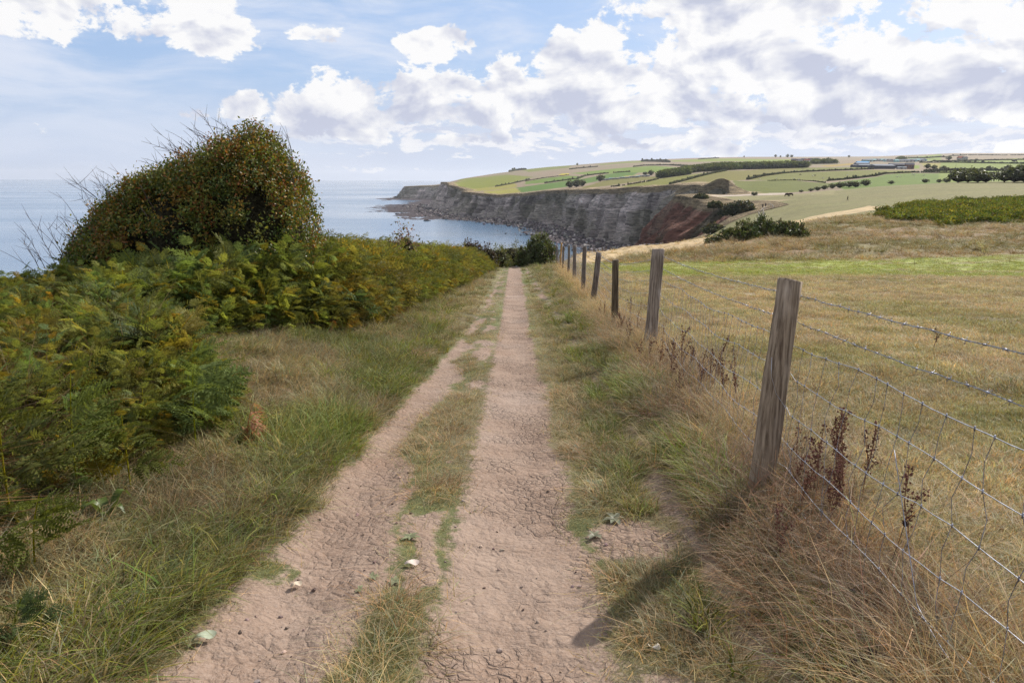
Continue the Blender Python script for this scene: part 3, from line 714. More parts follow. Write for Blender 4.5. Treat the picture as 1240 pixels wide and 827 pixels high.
def scatter(name, label, cat, X, Y, Z, rot, scl, tint, cl, n_proto, seed=1, group=None, idx=None):
    """one object of uncountable growth: points that carry copies of a few plants"""
    n = len(X); me = bpy.data.meshes.new(name); me.vertices.add(n)
    me.vertices.foreach_set('co', np.stack([X, Y, Z], 1).astype(np.float32).ravel())
    cattr(me, 'rot', rot, 'FLOAT_VECTOR'); cattr(me, 'scl', scl, 'FLOAT_VECTOR'); cattr(me, 'tint', tint)
    cattr(me, 'idx', np.random.RandomState(seed).randint(0, n_proto, n) if idx is None else idx, 'INT')
    o = obj(name, me); tag(o, label, cat, group, 'stuff')
    ng = bpy.data.node_groups.new(name, 'GeometryNodeTree')
    ng.interface.new_socket('Geometry', in_out='INPUT', socket_type='NodeSocketGeometry')
    ng.interface.new_socket('Geometry', in_out='OUTPUT', socket_type='NodeSocketGeometry')
    gi = ng.nodes.new('NodeGroupInput'); go = ng.nodes.new('NodeGroupOutput'); ip = ng.nodes.new('GeometryNodeInstanceOnPoints')
    ci = ng.nodes.new('GeometryNodeCollectionInfo'); ci.inputs['Collection'].default_value = cl
    ci.inputs['Separate Children'].default_value = True; ci.inputs['Reset Children'].default_value = True
    def na(nm, t):
        q = ng.nodes.new('GeometryNodeInputNamedAttribute'); q.data_type = t; q.inputs['Name'].default_value = nm; return q.outputs[0]
    ng.links.new(gi.outputs[0], ip.inputs['Points']); ng.links.new(ci.outputs[0], ip.inputs['Instance'])
    ip.inputs['Pick Instance'].default_value = True
    ng.links.new(na('idx', 'INT'), ip.inputs['Instance Index'])
    ng.links.new(na('rot', 'FLOAT_VECTOR'), ip.inputs['Rotation']); ng.links.new(na('scl', 'FLOAT_VECTOR'), ip.inputs['Scale'])
    ng.links.new(ip.outputs[0], go.inputs[0])
    md = o.modifiers.new('growth', 'NODES'); md.node_group = ng
    return o
def pts(n, f, seed, rmin=1.2, rmax=60, u0=-.95, u1=.95, cap=0):
    """random ground points, thinning with distance; f(x, y) gives the chance that one grows"""
    rg = np.random.RandomState(seed)
    y = rmin * (rmax / rmin)**rg.rand(n); u = u0 + (u1 - u0) * rg.rand(n); x = u * y
    k = rg.rand(n) < np.clip(f(x, y), 0, 1) * (np.clip((y / cap)**1.2, 0, 1) if cap else 1)
    return x[k], y[k], rg
def srot(rg, n, tilt=.15): return np.stack([rg.randn(n) * tilt, rg.randn(n) * tilt, rg.rand(n) * 6.283], 1)
def mixc(a, b, t): t = np.asarray(t)[:, None]; return np.array(a)[None] * (1 - t) + np.array(b)[None] * t
def jit(c, rg, s_=.18):
    return np.clip(c * (1 + rg.randn(len(c), 1) * s_) * (1 + rg.randn(len(c), 3) * .05), .004, 1)

# ------------------------------------------------------------------ grasses
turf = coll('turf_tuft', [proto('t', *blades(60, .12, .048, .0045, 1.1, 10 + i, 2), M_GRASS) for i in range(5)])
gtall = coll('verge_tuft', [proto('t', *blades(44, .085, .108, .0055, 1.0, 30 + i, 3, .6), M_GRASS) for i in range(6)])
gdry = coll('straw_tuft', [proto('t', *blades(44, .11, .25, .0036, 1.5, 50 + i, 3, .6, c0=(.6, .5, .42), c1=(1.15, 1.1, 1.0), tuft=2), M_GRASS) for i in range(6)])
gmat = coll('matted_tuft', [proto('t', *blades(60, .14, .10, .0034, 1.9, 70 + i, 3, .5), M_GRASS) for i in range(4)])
def seg_(a, b, t): return smooth((t - a) / (b - a))
GRN, GRN2, STR, STR2, MAUVE = (.115, .135, .05), (.20, .215, .055), (.38, .295, .21), (.50, .40, .30), (.27, .195, .17)
# short grazed turf over the field and thin grass along the tracks
def f_turf(x, y):
    p = path_mask(x, y); fld = smooth((x - xfence(y)) / .3)
    strip = (p < .52) & (x < .9)
    return np.where(strip, np.where((x < -.2) & (x > -.8) & (y < 9), .42, .75) * (1 - smooth((p - .1) / .45) * .45), 1 - smooth((p - .3) / .25)) * (x > bedge(y) - .2)
x, y, rg = pts(128000, f_turf, 201, 1.3, 62, -.95, 1.75); n = len(x)
fld = smooth((x - xfence(y)) / .4)
gg = smooth((fbm(x / 3.3, y / 3.3, 19, 4) - .48) * 9) * .6 + smooth((fbm(x * 1.4, y * 1.4, 219, 3) - .55) * 8) * .4
gg = np.clip(gg + (rg.rand(n) < .16) * .6, 0, 1)
gg = np.where(fld > .5, gg, np.clip(.3 + gg * .7, 0, 1))
w_ = (fbm(x / 7, y / 7, 11, 4) - .5) * 9; d_ = y + w_ + .10 * np.maximum(x - 20, 0)
gbn = smooth((d_ - 34) / 5) * smooth((63 - d_) / 8) * smooth((x - 3.5) / 5) * (.4 + .8 * smooth((fbm(x / 4, y / 1.6, 29, 4) - .36) * 5)); gbn = np.clip(gbn, 0, 1)
tint = mixc((.50, .405, .295), (.23, .24, .10), gg * .7); tint = tint * (1 - gbn[:, None] * .8) + np.array([.27, .32, .07]) * gbn[:, None] * .85
s_ = (.55 + .6 * rg.rand(n)) * (1 + y / 22.); s_ = np.where(fld > .5, s_, np.minimum(s_ * .66, 1.3)); pmv = path_mask(x, y); s_ = s_ * (1 - .45 * smooth((pmv - .1) / .4))
s_ = s_ * np.where(fld > .5, .5 + 1.1 * fbm(x * 1.1, y * 1.1, 281, 3), 1); sz = np.minimum(s_, 2.0) * np.where(fld > .5, 1.0, .8)
mvf = smooth((fbm(x * .8 + 9, y * .8, 291, 3) - .5) * 8)[:, None] * .5 * (fld > .5)[:, None]; tint = tint * (1 - mvf * (1 - gbn[:, None])) + np.array([.36, .275, .235]) * mvf * (1 - gbn[:, None])
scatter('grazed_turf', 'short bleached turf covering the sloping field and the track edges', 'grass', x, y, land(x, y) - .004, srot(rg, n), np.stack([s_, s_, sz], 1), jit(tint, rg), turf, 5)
# green and olive verge grass both sides of the track
def f_verge(x, y):
    p = path_mask(x, y); L = (x > bedge(y) - .5) & (x < -.9); Rg = (x > .62) & (x < xfence(y) - .1)
    c = smooth((fbm(x * .9, y * .6, 57, 3) - .33) * 5)
    return (L * (.35 + .65 * c) + Rg * (.4 + .6 * c)) * (p < .34)
x, y, rg = pts(170000, f_verge, 202, 1.3, 58, -.95, .6, cap=7)
k = rg.rand(len(x)) < .5 * (.35 + 1.2 * fbm(x * 2.1, y * 1.5, 251, 3)); x, y = x[k], y[k]; n = len(x)
c_ = np.clip(smooth((fbm(x * .9, y * .5, 57, 4) - .40) * 7) + .45 * (x > .6) * (x < 1.5) + rg.randn(n) * .18, 0, 1)
tint = mixc((.33, .27, .18), GRN, c_ * .78); y2 = (rg.rand(n) < .2 * c_)[:, None]; tint = tint * (1 - y2) + np.array(GRN2) * y2
lp = (smooth((.7 - np.hypot((x + 1.75), (y - 5.6) * .7)) * 3) + smooth((.5 - np.hypot((x - 1.15), (y - 7.2) * .5)) * 3) + smooth((.6 - np.hypot((x - 1.1), (y - 4.3) * .6)) * 3))
mv = smooth((fbm(x * 1.7, y * 1.2, 271, 3) - .5) * 9)[:, None] * .75; tint = tint * (1 - mv) + np.array([.30, .235, .185]) * mv
tint = tint * (1 - np.clip(lp, 0, 1)[:, None] * .6) + np.array([.19, .24, .04]) * np.clip(lp, 0, 1)[:, None] * .6
s_ = (.45 + .75 * rg.rand(n)) * (1 + y / 40.) * (1 + .35 * np.clip(lp, 0, 1)) * (.72 + .4 * smooth((np.abs(x) - .9) / .6))
s_ *= np.where(y > 14, .85, 1)
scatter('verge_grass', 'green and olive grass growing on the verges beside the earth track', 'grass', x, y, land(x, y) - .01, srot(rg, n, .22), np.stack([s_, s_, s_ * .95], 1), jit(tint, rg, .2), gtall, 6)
# coarse broad-bladed tufts, here and there along both verges
gco = coll('coarse_tuft', [proto('t', *blades(18, .05, .17, .0095, 1.3, 90 + i, 4, .4, c0=(.6, .6, .5), c1=(1.15, 1.1, .9)), M_GRASS) for i in range(4)])
def f_co(x, y):
    s = ((x > bedge(y) + .1) & (x < -1.25)) | ((x > .8) & (x < xfence(y) - .25))
    return s * smooth((fbm(x * 1.3, y * .9, 261, 3) - .50) * 8) * (path_mask(x, y) < .3)
x, y, rg = pts(26000, f_co, 207, 1.3, 26, -.95, .5, cap=6); n = len(x); s_ = .55 + .6 * rg.rand(n); s_ = s_ * (1 + y / 40)
scatter('coarse_grass', 'coarse green tufts of broad grass standing out of the verges', 'grass', x, y, land(x, y) - .01, srot(rg, n, .2), np.stack([s_, s_, s_ * .9], 1), jit(mixc((.13, .17, .04), (.24, .25, .06), rg.rand(n)), rg, .2), gco, 4)
# long bleached grass under the fence
def f_dry(x, y):
    e = x - xfence(y)
    r_ = smooth((e + .52) / .4) * smooth((.55 - e) / .4) * (.42 + .45 * (y > 8) + .3 * (fbm(x * 1.2, y * 1.2, 233, 3) > .52))
    l_ = smooth((.75 - np.hypot(x + 1.7, (y - 3.9) * .9)) * 2.5) * .3 + smooth((.35 - np.abs(x - bedge(y) - .45)) * 3) * .16
    return np.maximum(r_, l_ * (x < -1.2))
x, y, rg = pts(80000, f_dry, 203, 1.15, 58, -.95, .95, cap=8); n = len(x)
c_ = rg.rand(n); tint = mixc(STR, STR2, c_); q_ = (fbm(x * 1.5, y * 1.2, 230, 3) > .55)[:, None]; tint = np.where(q_, np.array(MAUVE), tint)
lf = (x < 0)[:, None]; tint = np.where(lf, tint * np.array([.82, .88, .75]), tint)
farb_ = smooth((y - 8) / 14)[:, None]; tint = tint * (1 - farb_) + np.array([.54, .42, .29]) * farb_
s_ = (.5 + .7 * rg.rand(n)) * np.where(x < 0, .75, 1) * (1 + y / 60.)
scatter('long_straw_grass', 'long bleached straw grass growing under the wire fence', 'grass', x, y, land(x, y) - .01, srot(rg, n, .3), np.stack([s_, s_, s_], 1), jit(tint, rg, .2), gdry, 6)
# matted dead grass between the tufts
def f_mat(x, y):
    p = path_mask(x, y); return ((x > bedge(y) - .6) & (x < xfence(y) + 1.2) & (p < .38)) * .5
x, y, rg = pts(42000, f_mat, 204, 1.15, 30, -.95, .95, cap=8); n = len(x)
tint = mixc((.30, .23, .18), (.40, .32, .235), rg.rand(n)); s_ = .5 + .8 * rg.rand(n)
scatter('matted_grass', 'matted dead grass lying between the green tufts', 'grass', x, y, land(x, y) - .004, srot(rg, n, .1), np.stack([s_, s_, s_ * .8], 1), jit(tint, rg, .2), gmat, 4)
# tussocks on the rough bank across the field
def f_tus(x, y):
    return ((y > 57) & (y < 125) & (x > 3)) * (.25 + .75 * smooth((fbm(x / 5, y / 5, 61, 3) - .36) * 5))
rg = np.random.RandomState(206); x = rg.uniform(3, 150, 36000); y = rg.uniform(57, 125, 36000); k = rg.rand(36000) < f_tus(x, y) * smooth((y * 1.0 - 56) / 5); x, y = x[k], y[k]; Qg = quadpoly([(650, 322), (700, 307.5), (757, 300), (850, 288.5), (900, 278), (980, 263), (1054, 249), (1075, 253), (1010, 262), (940, 277), (870, 291), (850, 299), (800, 307), (740, 313), (700, 324)]); gin = inpoly(x, y, Qg); k = ~gin | (rg.rand(len(x)) < .22); x, y, gin = x[k], y[k], gin[k]; n = len(x)
o_ = smooth((fbm(x / 11, y / 6, 23, 3) - .46) * 8) * .6
tint = mixc((.36, .265, .175), (.20, .185, .09), np.clip(o_ + rg.randn(n) * .15, 0, 1)); tint = np.where(gin[:, None], np.array([.52, .385, .235]), tint); s_ = (2.4 + 2.6 * rg.rand(n)) * np.where(gin, .55, 1)
zt = land(x, y) + .75 * ((fbm(x / 2.1, y / 2.6, 61, 4) - .45) * 1.3) * smooth((y - 56) / 8) * smooth((118 - y) / 12) * (x > 5)
scatter('rough_tussocks', 'rough tawny tussocks covering the bank across the field', 'grass', x, y, zt - .05, srot(rg, n, .2), np.stack([s_ * 1.5, s_ * 1.5, s_ * .8], 1), jit(tint, rg, .22), gtall, 6)

# ------------------------------------------------------------------ bracken
def pinna(L, n, rg, droop, c):
    """one side branch of a bracken frond: midrib with paired leaflets, along +X"""
    V, F_, C = [], [], []
    t = np.linspace(0, 1, n + 1)
    for i in range(n):
        for sgn in (-1, 1):
            a, b = t[i], t[min(i + 1, n)]; xm = (a + b) / 2
            ln = L * .27 * (1 - .85 * xm**1.4) * (.85 + .3 * rg.rand()) * (.55 if i == 0 else 1)
            x0, x1 = a * L + .08 * L / n, b * L
            z0 = -droop * (a * L)**2 / L; zc = -droop * (xm * L)**2 / L - .18 * ln + rg.randn() * .02 * L
            k = len(V); lean_ = .30 * ln
            V += [(x0, 0, z0), (x1, 0, -droop * (b * L)**2 / L), (x1 + lean_ * .7, sgn * ln * .62, zc * .8), (xm * L + lean_ + .0, sgn * ln, zc)]
            F_ += [[k, k + 1, k + 2], [k, k + 2, k + 3]]
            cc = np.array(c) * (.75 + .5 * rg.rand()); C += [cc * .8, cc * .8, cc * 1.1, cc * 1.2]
    return np.array(V), F_, np.array(C)
def frond(L, npin, nl, seed, c=(1, 1, 1), droop=.25):
    rg = np.random.RandomState(seed); V, F_, C = [], [], []; k0 = 0
    def add(v, f, c_):
        nonlocal k0
        V.append(v); C.append(c_); F_.extend([[i + k0 for i in q] for q in f]); k0 += len(v)
    rz = lambda s: -droop * s * s * L
    for i in range(npin):
        s_ = .10 + .88 * (i / npin)**.92; l_ = L * .52 * (1 - s_)**.8 * (.45 + .55 * min(1, i / 2. + .4)) + .02 * L
        m_ = max(3, int(nl * (l_ / (L * .45))))
        for sg in (-1, 1):
            v, f, c_ = pinna(l_, m_, rg, .15 + .3 * rg.rand(), c)
            an = sg * (1.12 + .12 * rg.randn() - .25 * s_); ca, sa = math.cos(an), math.sin(an); tw = .25 * rg.randn()
            vy = v[:, 1] * math.cos(tw) - v[:, 2] * math.sin(tw); vz = v[:, 1] * math.sin(tw) + v[:, 2] * math.cos(tw)
            w_ = np.stack([v[:, 0] * ca - vy * sa + s_ * L, v[:, 0] * sa + vy * ca, vz + rz(s_) + .04 * L * rg.randn() * .5], 1)
            add(w_, f if sg > 0 else [q[::-1] for q in f], c_)
    xs = np.linspace(0, 1, 6); P_ = np.stack([xs * L, 0 * xs, rz(xs)], 1); mb = MB().tube(P_, np.linspace(.0045, .001, 6) * L / .6, 3)
    add(np.vstack(mb.V), mb.F, np.tile(np.array([1.4, 1.3, .7]), (mb.n, 1)))
    return np.vstack(V), F_, np.vstack(C)
def bracken(seed, H, npair, L0, npin, nl, sp=.30, dead=False):
    rg = np.random.RandomState(seed); V, F_, C = [], [], []; k0 = 0
    lean = rg.uniform(.05, .3)
    def stem(s): return np.array([lean * s * s * H, 0, H * (s - .12 * s * s)])
    for i in range(npair + 1):
        s_ = 1 - sp * 2.2 * ((npair - i) / npair)**.9 * 1.0; L = L0 * (1 - .68 * (i / npair)**1.1)
        for sg in ((-1, 1) if i < npair else (0,)):
            v, f, c_ = frond(L * rg.uniform(.85, 1.15), npin if i < npair - 1 else max(5, npin - 4), nl, seed * 31 + i * 3 + sg, (1, 1, 1) if rg.rand() > .13 else (1.25, .9, .6), .2 + .4 * rg.rand() + (.5 if dead else 0))
            el_ = (.35 + .35 * rg.rand() + .35 * i / npair) * (-.6 if dead else 1); aa = sg * (1.05 - .45 * i / npair) + rg.randn() * .12; tw = .5 * rg.randn()
            M_ = np.array(Matrix.Rotation(aa, 3, 'Z') @ Matrix.Rotation(-el_, 3, 'Y') @ Matrix.Rotation(tw, 3, 'X'))
            V.append(v @ M_.T + stem(s_)); C.append(c_); F_.extend([[q + k0 for q in t] for t in f]); k0 += len(v)
    P_ = np.array([stem(s) for s in np.linspace(0, 1, 8)]); mb = MB().tube(P_, np.linspace(.006, .002, 8), 5)
    V.append(np.vstack(mb.V)); C.append(np.tile(np.array([2.1, 1.7, .35]) if not dead else np.array([1.2, 1, .8]), (mb.n, 1))); F_.extend([[q + k0 for q in t] for t in mb.F])
    # triangulate quads for a uniform mesh
    T = []
    for f in F_:
        for q in range(1, len(f) - 1): T.append([f[0], f[q], f[q + 1]])
    return np.vstack(V), np.array(T), np.vstack(C)
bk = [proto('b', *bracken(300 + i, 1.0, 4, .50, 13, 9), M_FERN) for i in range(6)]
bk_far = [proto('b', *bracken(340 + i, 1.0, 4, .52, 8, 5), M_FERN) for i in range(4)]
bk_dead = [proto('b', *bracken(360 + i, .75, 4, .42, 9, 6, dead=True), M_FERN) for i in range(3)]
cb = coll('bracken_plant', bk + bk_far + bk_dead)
def bheight(x, y):
    h = np.interp(y, [0, 2.5, 4, 5.5, 7, 9, 12, 16, 22, 30, 40, 50, 58], [.62, .66, .92, 1.12, 1.3, 1.38, 1.5, 1.5, 1.5, 1.5, 1.45, 1.2, .8])
    e = bedge(y) - x
    return h * (.5 + .5 * smooth(e / .9)) * (.9 + .2 * fbm(x * .5, y * .5, 401, 3))
def make_bracken():
    rg = np.random.RandomState(410); X, Y = [], []
    n0 = 9000; y = 1.2 * (58 / 1.2)**rg.rand(n0); e = rg.rand(n0)**1.45 * np.interp(y, [1, 4, 8, 20, 58], [2.6, 4.2, 5.5, 5, 4]); x = bedge(y) - e - .05
    k = rg.rand(n0) < np.interp(y, [1, 3, 6, 12, 25, 58], [.42, .46, .50, .62, .8, .8]); x, y = x[k], y[k]
    k = ~((np.hypot(x + 4.9, y - 11.8) < 1.0)); x, y = x[k], y[k]
    k = (x / y > -1.15); x, y = x[k], y[k]
    n2 = 620; y2 = rg.uniform(2.2, 15, n2); x2 = bedge(y2) - rg.uniform(-.05, .85, n2); x = np.concatenate([x, x2]); y = np.concatenate([y, y2]); ex = np.arange(len(x)) >= len(x) - n2
    n = len(x); e = bedge(y) - x
    dead = (rg.rand(n) < np.where(e < .5, .18, .10)); farr = y > 13
    idx = np.where(dead, rg.randint(10, 13, n), np.where(farr, rg.randint(6, 10, n), rg.randint(0, 6, n)))
    h = bheight(x, y) * (1 - .42 * smooth((-x / y - .44) / .2)) * (.8 + .3 * rg.rand(n)); h = np.where(dead, h * .7, h)
    c = rg.rand(n); zone_ = fbm(x * .45, y * .35, 415, 3)
    t = mixc((.125, .165, .042), (.22, .235, .05), c); ye = ((zone_ + rg.randn(n) * .1) > .62)[:, None]; t = np.where(ye, mixc((.16, .175, .042), (.20, .175, .045), c), t)
    fr = smooth((y - 10) / 14)[:, None]; t = t * (1 - fr * .6) + mixc((.145, .155, .04), (.215, .18, .05), c) * fr * .6
    blu = ((rg.rand(n) < .28) & (y < 14))[:, None]; t = np.where(blu, np.array([.14, .185, .07]), t)
    t = np.where(dead[:, None], mixc((.20, .095, .05), (.30, .18, .10), rg.rand(n)), t)
    h = np.where(ex, bheight(x, y) * rg.uniform(.3, .95, n) * (1 - .3 * smooth((-x / y - .44) / .2)), h)
    rot = np.stack([rg.randn(n) * .2, .18 + rg.randn(n) * .2, rg.uniform(-.9, .9, n) + rg.choice([-.4, -.4, -1.6, 2.2], n)], 1)
    w_ = h * (.85 + .3 * rg.rand(n))
    print('bracken plants', n)
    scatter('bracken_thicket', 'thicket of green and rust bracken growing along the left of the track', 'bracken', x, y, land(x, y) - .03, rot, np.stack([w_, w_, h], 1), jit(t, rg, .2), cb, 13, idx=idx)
    # dead stalks and litter under it
    x, y, rg = pts(30000, lambda x, y: ((x < bedge(y) - .3) & (x > bedge(y) - 1.4)) * .16, 420, 1.5, 40, -1.1, .1); n = len(x)
    s_ = (.8 + 1.2 * rg.rand(n)); tt_ = mixc((.12, .065, .04), (.20, .14, .09), rg.rand(n))
    scatter('bracken_litter', 'brown dead bracken stalks and litter under the thicket', 'bracken litter', x, y, land(x, y) - .01, srot(rg, n, .35), np.stack([s_, s_, s_ * 1.1], 1), jit(tt_, rg, .2), gdry, 6)
make_bracken()
# bracken that stands out singly at the edge of the thicket
sp_pos = [(45, 705, .52, 'small bracken with a yellow stem nearest the lower left of the verge'), (160, 605, .62, 'bracken with a yellow stem standing before the straw grass'),
          (238, 545, .95, 'dark green bracken at the corner of the near thicket beside the track'), (95, 600, .85, 'bracken with tall yellow stem behind the small near one'),
          (15, 640, .95, 'bracken leaning in at the left edge over a dark stem'), (20, 790, .28, 'low bracken sprig flat against the matted grass at lower left')]
for i, (px, py, h, lb) in enumerate(sp_pos):
    p = hit(px, py, .8); t = thing('bracken_plant', lb, 'bracken', p, [-.4, -1.1, -.2, .3, -.8, -.3][i], 'bracken at the thicket edge')
    V, F_, C = bracken(500 + i, h, 4, .44 * h + .06, 12, 9)
    me = mesh('frond', V, F_, M_FERN1); cattr(me, 'Col', C * np.array([(.11, .13, .03), (.13, .15, .035), (.13, .17, .05), (.12, .15, .035), (.11, .12, .03), (.08, .11, .045)][i])); obj('fronds', me, t)
t = thing('bracken_plant', 'dead rust brown bracken lying over the grass beside the bare patch', 'bracken', hit(300, 545, .8), .4, 'bracken at the thicket edge')
V, F_, C = bracken(520, .42, 4, .34, 10, 7, dead=True); me = mesh('fronds', V, F_, M_FERN1); cattr(me, 'Col', C * np.array([.36, .19, .12])); obj('fronds', me, t)

# ------------------------------------------------------------------ leafy bushes
def leaves(cent, nper, spread, size, seed, palette, up=.3, elong=1.6):
    """leaf quads gathered in sprays round the given points"""
    rg = np.random.RandomState(seed); n = len(cent) * nper; base = np.repeat(cent, nper, 0) + rg.randn(n, 3) * spread
    d = rg.randn(n, 3); d[:, 2] += up; d /= np.linalg.norm(d, axis=1)[:, None]; e = np.cross(d, rg.randn(n, 3)); e /= np.linalg.norm(e, axis=1)[:, None]
    s_ = size * (.6 + .8 * rg.rand(n))[:, None]
    nn = np.cross(d, e) * s_ * .15
    V = np.stack([base, base + d * s_ * elong * .5 + e * s_ * .45 + nn, base + d * s_ * elong, base + d * s_ * elong * .5 - e * s_ * .45 + nn], 1).reshape(-1, 3)
    F_ = np.arange(n * 4).reshape(n, 4)
    cc = np.repeat(rg.randint(0, len(palette), len(cent)), nper); own = rg.rand(n) < .18; cc = np.where(own, rg.randint(0, len(palette), n), cc)
    C = np.array(palette)[cc] * (.7 + .6 * rg.rand(n))[:, None]
    return V, F_, np.repeat(C, 4, 0)
def surf_pts(fn, n, seed, depth=.25):
    rg = np.random.RandomState(seed); out = []
    th = rg.rand(n) * 2 * math.pi; cz = rg.uniform(-.25, 1, n); sr = np.sqrt(1 - np.clip(cz, -1, 1)**2)
    D_ = np.stack([sr * np.cos(th), sr * np.sin(th), cz], 1)
    return D_, 1 - depth * rg.rand(n)**1.6
# the wind-cut thorn bush: dome on the right, long shoulder down to the left
HB = hit(300, 330, 5); HB = np.array([-4.68, 12.0, float(land(-4.68, 12.0))])
rg = np.random.RandomState(600)
def thorn_r(th, ph): return 1 + .10 * np.sin(3 * th + 1) * np.sin(2 * ph) + .07 * np.sin(7 * th + 2 * ph) + .05 * np.sin(11 * th - 5 * ph)
def thorn_top(x):  # height of the crown above the ground along the bush
    return np.interp(x, [-2.95, -2.6, -2.0, -1.4, -.8, -.3, .2, .6, 1.0, 1.25, 1.4], [.75, 1.25, 1.75, 2.18, 2.58, 2.86, 3.04, 3.05, 2.85, 2.45, 1.7])
n = 1500
cx = rg.uniform(-2.9, 1.4, n * 3); cy = rg.uniform(-1.5, 1.5, n * 3); hw = np.interp(cx, [-2.95, -2, -.5, .8, 1.4], [.35, .85, 1.35, 1.3, .6]); k = np.abs(cy) < hw; cx, cy, hw = cx[k], cy[k], hw[k]
tp_ = thorn_top(cx); f_ = np.sqrt(np.clip(1 - (cy / hw)**2, 0, 1)); zt = .55 + (tp_ - .55) * f_ ; zt += (fbm(cx * 2.1, cy * 2.1, 610, 3) - .5) * .62
q = rg.rand(len(cx)); zc = np.where(q < .62, zt - rg.rand(len(cx))**2 * .35, rg.uniform(.3, 1, len(cx)) * zt)
cent = np.stack([cx, cy, zc], 1); cl3 = (fbm(cx * 3.6 + cy, zc * 3.6 + cy * .7, 620, 3) + fbm(cx * 1.2, cy * 1.9 + zc, 622, 2)) / 2; cent = cent[cl3 > .425][:2600]; print('bush sprays', len(cent))
PAL = [(.05, .065, .018), (.085, .095, .022), (.13, .11, .025), (.17, .09, .022), (.17, .06, .02), (.06, .08, .024), (.11, .12, .028), (.16, .14, .035), (.24, .13, .035), (.10, .115, .03)]
V, F_, C = leaves(cent, 40, .07, .030, 601, [(1.25 * a, 1.45 * b, 1.15 * c) for a, b, c in PAL])
# colour zones: greener low left, russet crown
zz_ = V[:, 2:3] / 3.0; C = C * (1 + (zz_ - .5) * np.array([.25, .02, 0]))
bush = thing('thorn_bush', 'wind cut thorn bush with russet and dark green leaves rising above the bracken', 'bush', HB)
me = mesh('crown', V, F_, M_LEAF); cattr(me, 'Col', C); obj('crown', me, bush)
mb = MB()
for i in range(5):
    a = rg.rand() * 6; P_ = np.array([[rg.randn() * .08, rg.randn() * .08, -.1]]); P_ = np.vstack([P_ + np.array([math.cos(a) * s * .9 - .5 * s, math.sin(a) * s * .5, 1.6 * s]) + rg.randn(3) * .03 for s in np.linspace(0, 1, 6)])
    mb.tube(P_, np.linspace(.05, .018, 6), 6)
    for j in range(7):
        q0 = P_[2 + j % 4]; b = rg.rand() * 6; P2 = np.vstack([q0 + np.array([math.cos(b) * .9, math.sin(b) * .6, .75]) * s + rg.randn(3) * .03 for s in np.linspace(0, 1, 5)]); mb.tube(P2, np.linspace(.016, .006, 5), 4)
mb.build('trunk', M_BARK, bush, True)
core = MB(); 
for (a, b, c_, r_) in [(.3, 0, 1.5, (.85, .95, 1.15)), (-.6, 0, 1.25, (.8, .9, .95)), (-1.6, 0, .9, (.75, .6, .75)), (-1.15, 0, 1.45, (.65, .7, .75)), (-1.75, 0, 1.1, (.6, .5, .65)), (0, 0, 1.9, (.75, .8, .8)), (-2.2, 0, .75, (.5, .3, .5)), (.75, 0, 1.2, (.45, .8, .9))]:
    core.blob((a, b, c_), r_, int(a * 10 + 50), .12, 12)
m, g = new_mat('dense_inner_twigs'); q = g.noise(g.pos, 14, 4, .7); finish(g, g.mix(q.ss(.35, .65), (.012, .011, .007), (.05, .045, .025)), .95, g.bump(q, 1, .1), spec=.05); M_CORE = m  # near-black core lumps: painted shade, giving depth in the gaps between leaves
core.build('shade_core', M_CORE, bush, True)
def shoot(p0, d, L, r, bend):
    s = np.linspace(0, 1, 7)[:, None]; P_ = p0 + d * L * s + np.array(bend) * s**2 * L; return P_, np.linspace(r, r * .35, 7)
for i in range(130):
    x0 = rg.choice([rg.uniform(-2.9, -1.6), rg.uniform(-1.9, -.4), rg.uniform(-.6, 1.35)], p=[.24, .36, .40]); z0 = thorn_top(x0) - .18; y0 = rg.uniform(-.5, .5)
    tw = MB(); L = rg.uniform(.25, .75) * (1.25 if x0 < -1.6 else .85); d = np.array([-.45 + rg.randn() * .35 + (.5 if x0 > .8 else 0), rg.randn() * .3, 1.0]); d /= np.linalg.norm(d)
    P_, r_ = shoot(np.array([x0, y0, z0]), d, L, .0062, (-.3 + rg.randn() * .2, 0, -.12 + rg.randn() * .1)); tw.tube(P_, r_, 3)
    for j in range(rg.randint(1, 4)):
        k = rg.randint(2, 6); d2 = d + rg.randn(3) * .6; P2, r2 = shoot(P_[k], d2 / np.linalg.norm(d2), L * rg.uniform(.2, .45), .004, (0, 0, .1)); tw.tube(P2, r2, 3)
    tw.build('bare_twig', M_TWIG, bush)
for (x0, L) in [(-2.75, .9), (-2.55, .75), (-2.2, .75), (-3.05, .5), (-2.95, .7)]:
    tw = MB(); P_, r_ = shoot(np.array([x0, -.3, .9]), np.array([-.32, 0, 1.0]), L, .0065, (-.12, 0, 0)); tw.tube(P_, r_, 4)
    for j in range(6):
        d2 = np.array([rg.uniform(-1, .5), rg.randn() * .3, .8]); P2, r2 = shoot(P_[1 + j % 5], d2 / np.linalg.norm(d2), L * .32, .005, (0, 0, .1)); tw.tube(P2, r2, 3)
    tw.build('bare_twig', M_TWIG, bush)

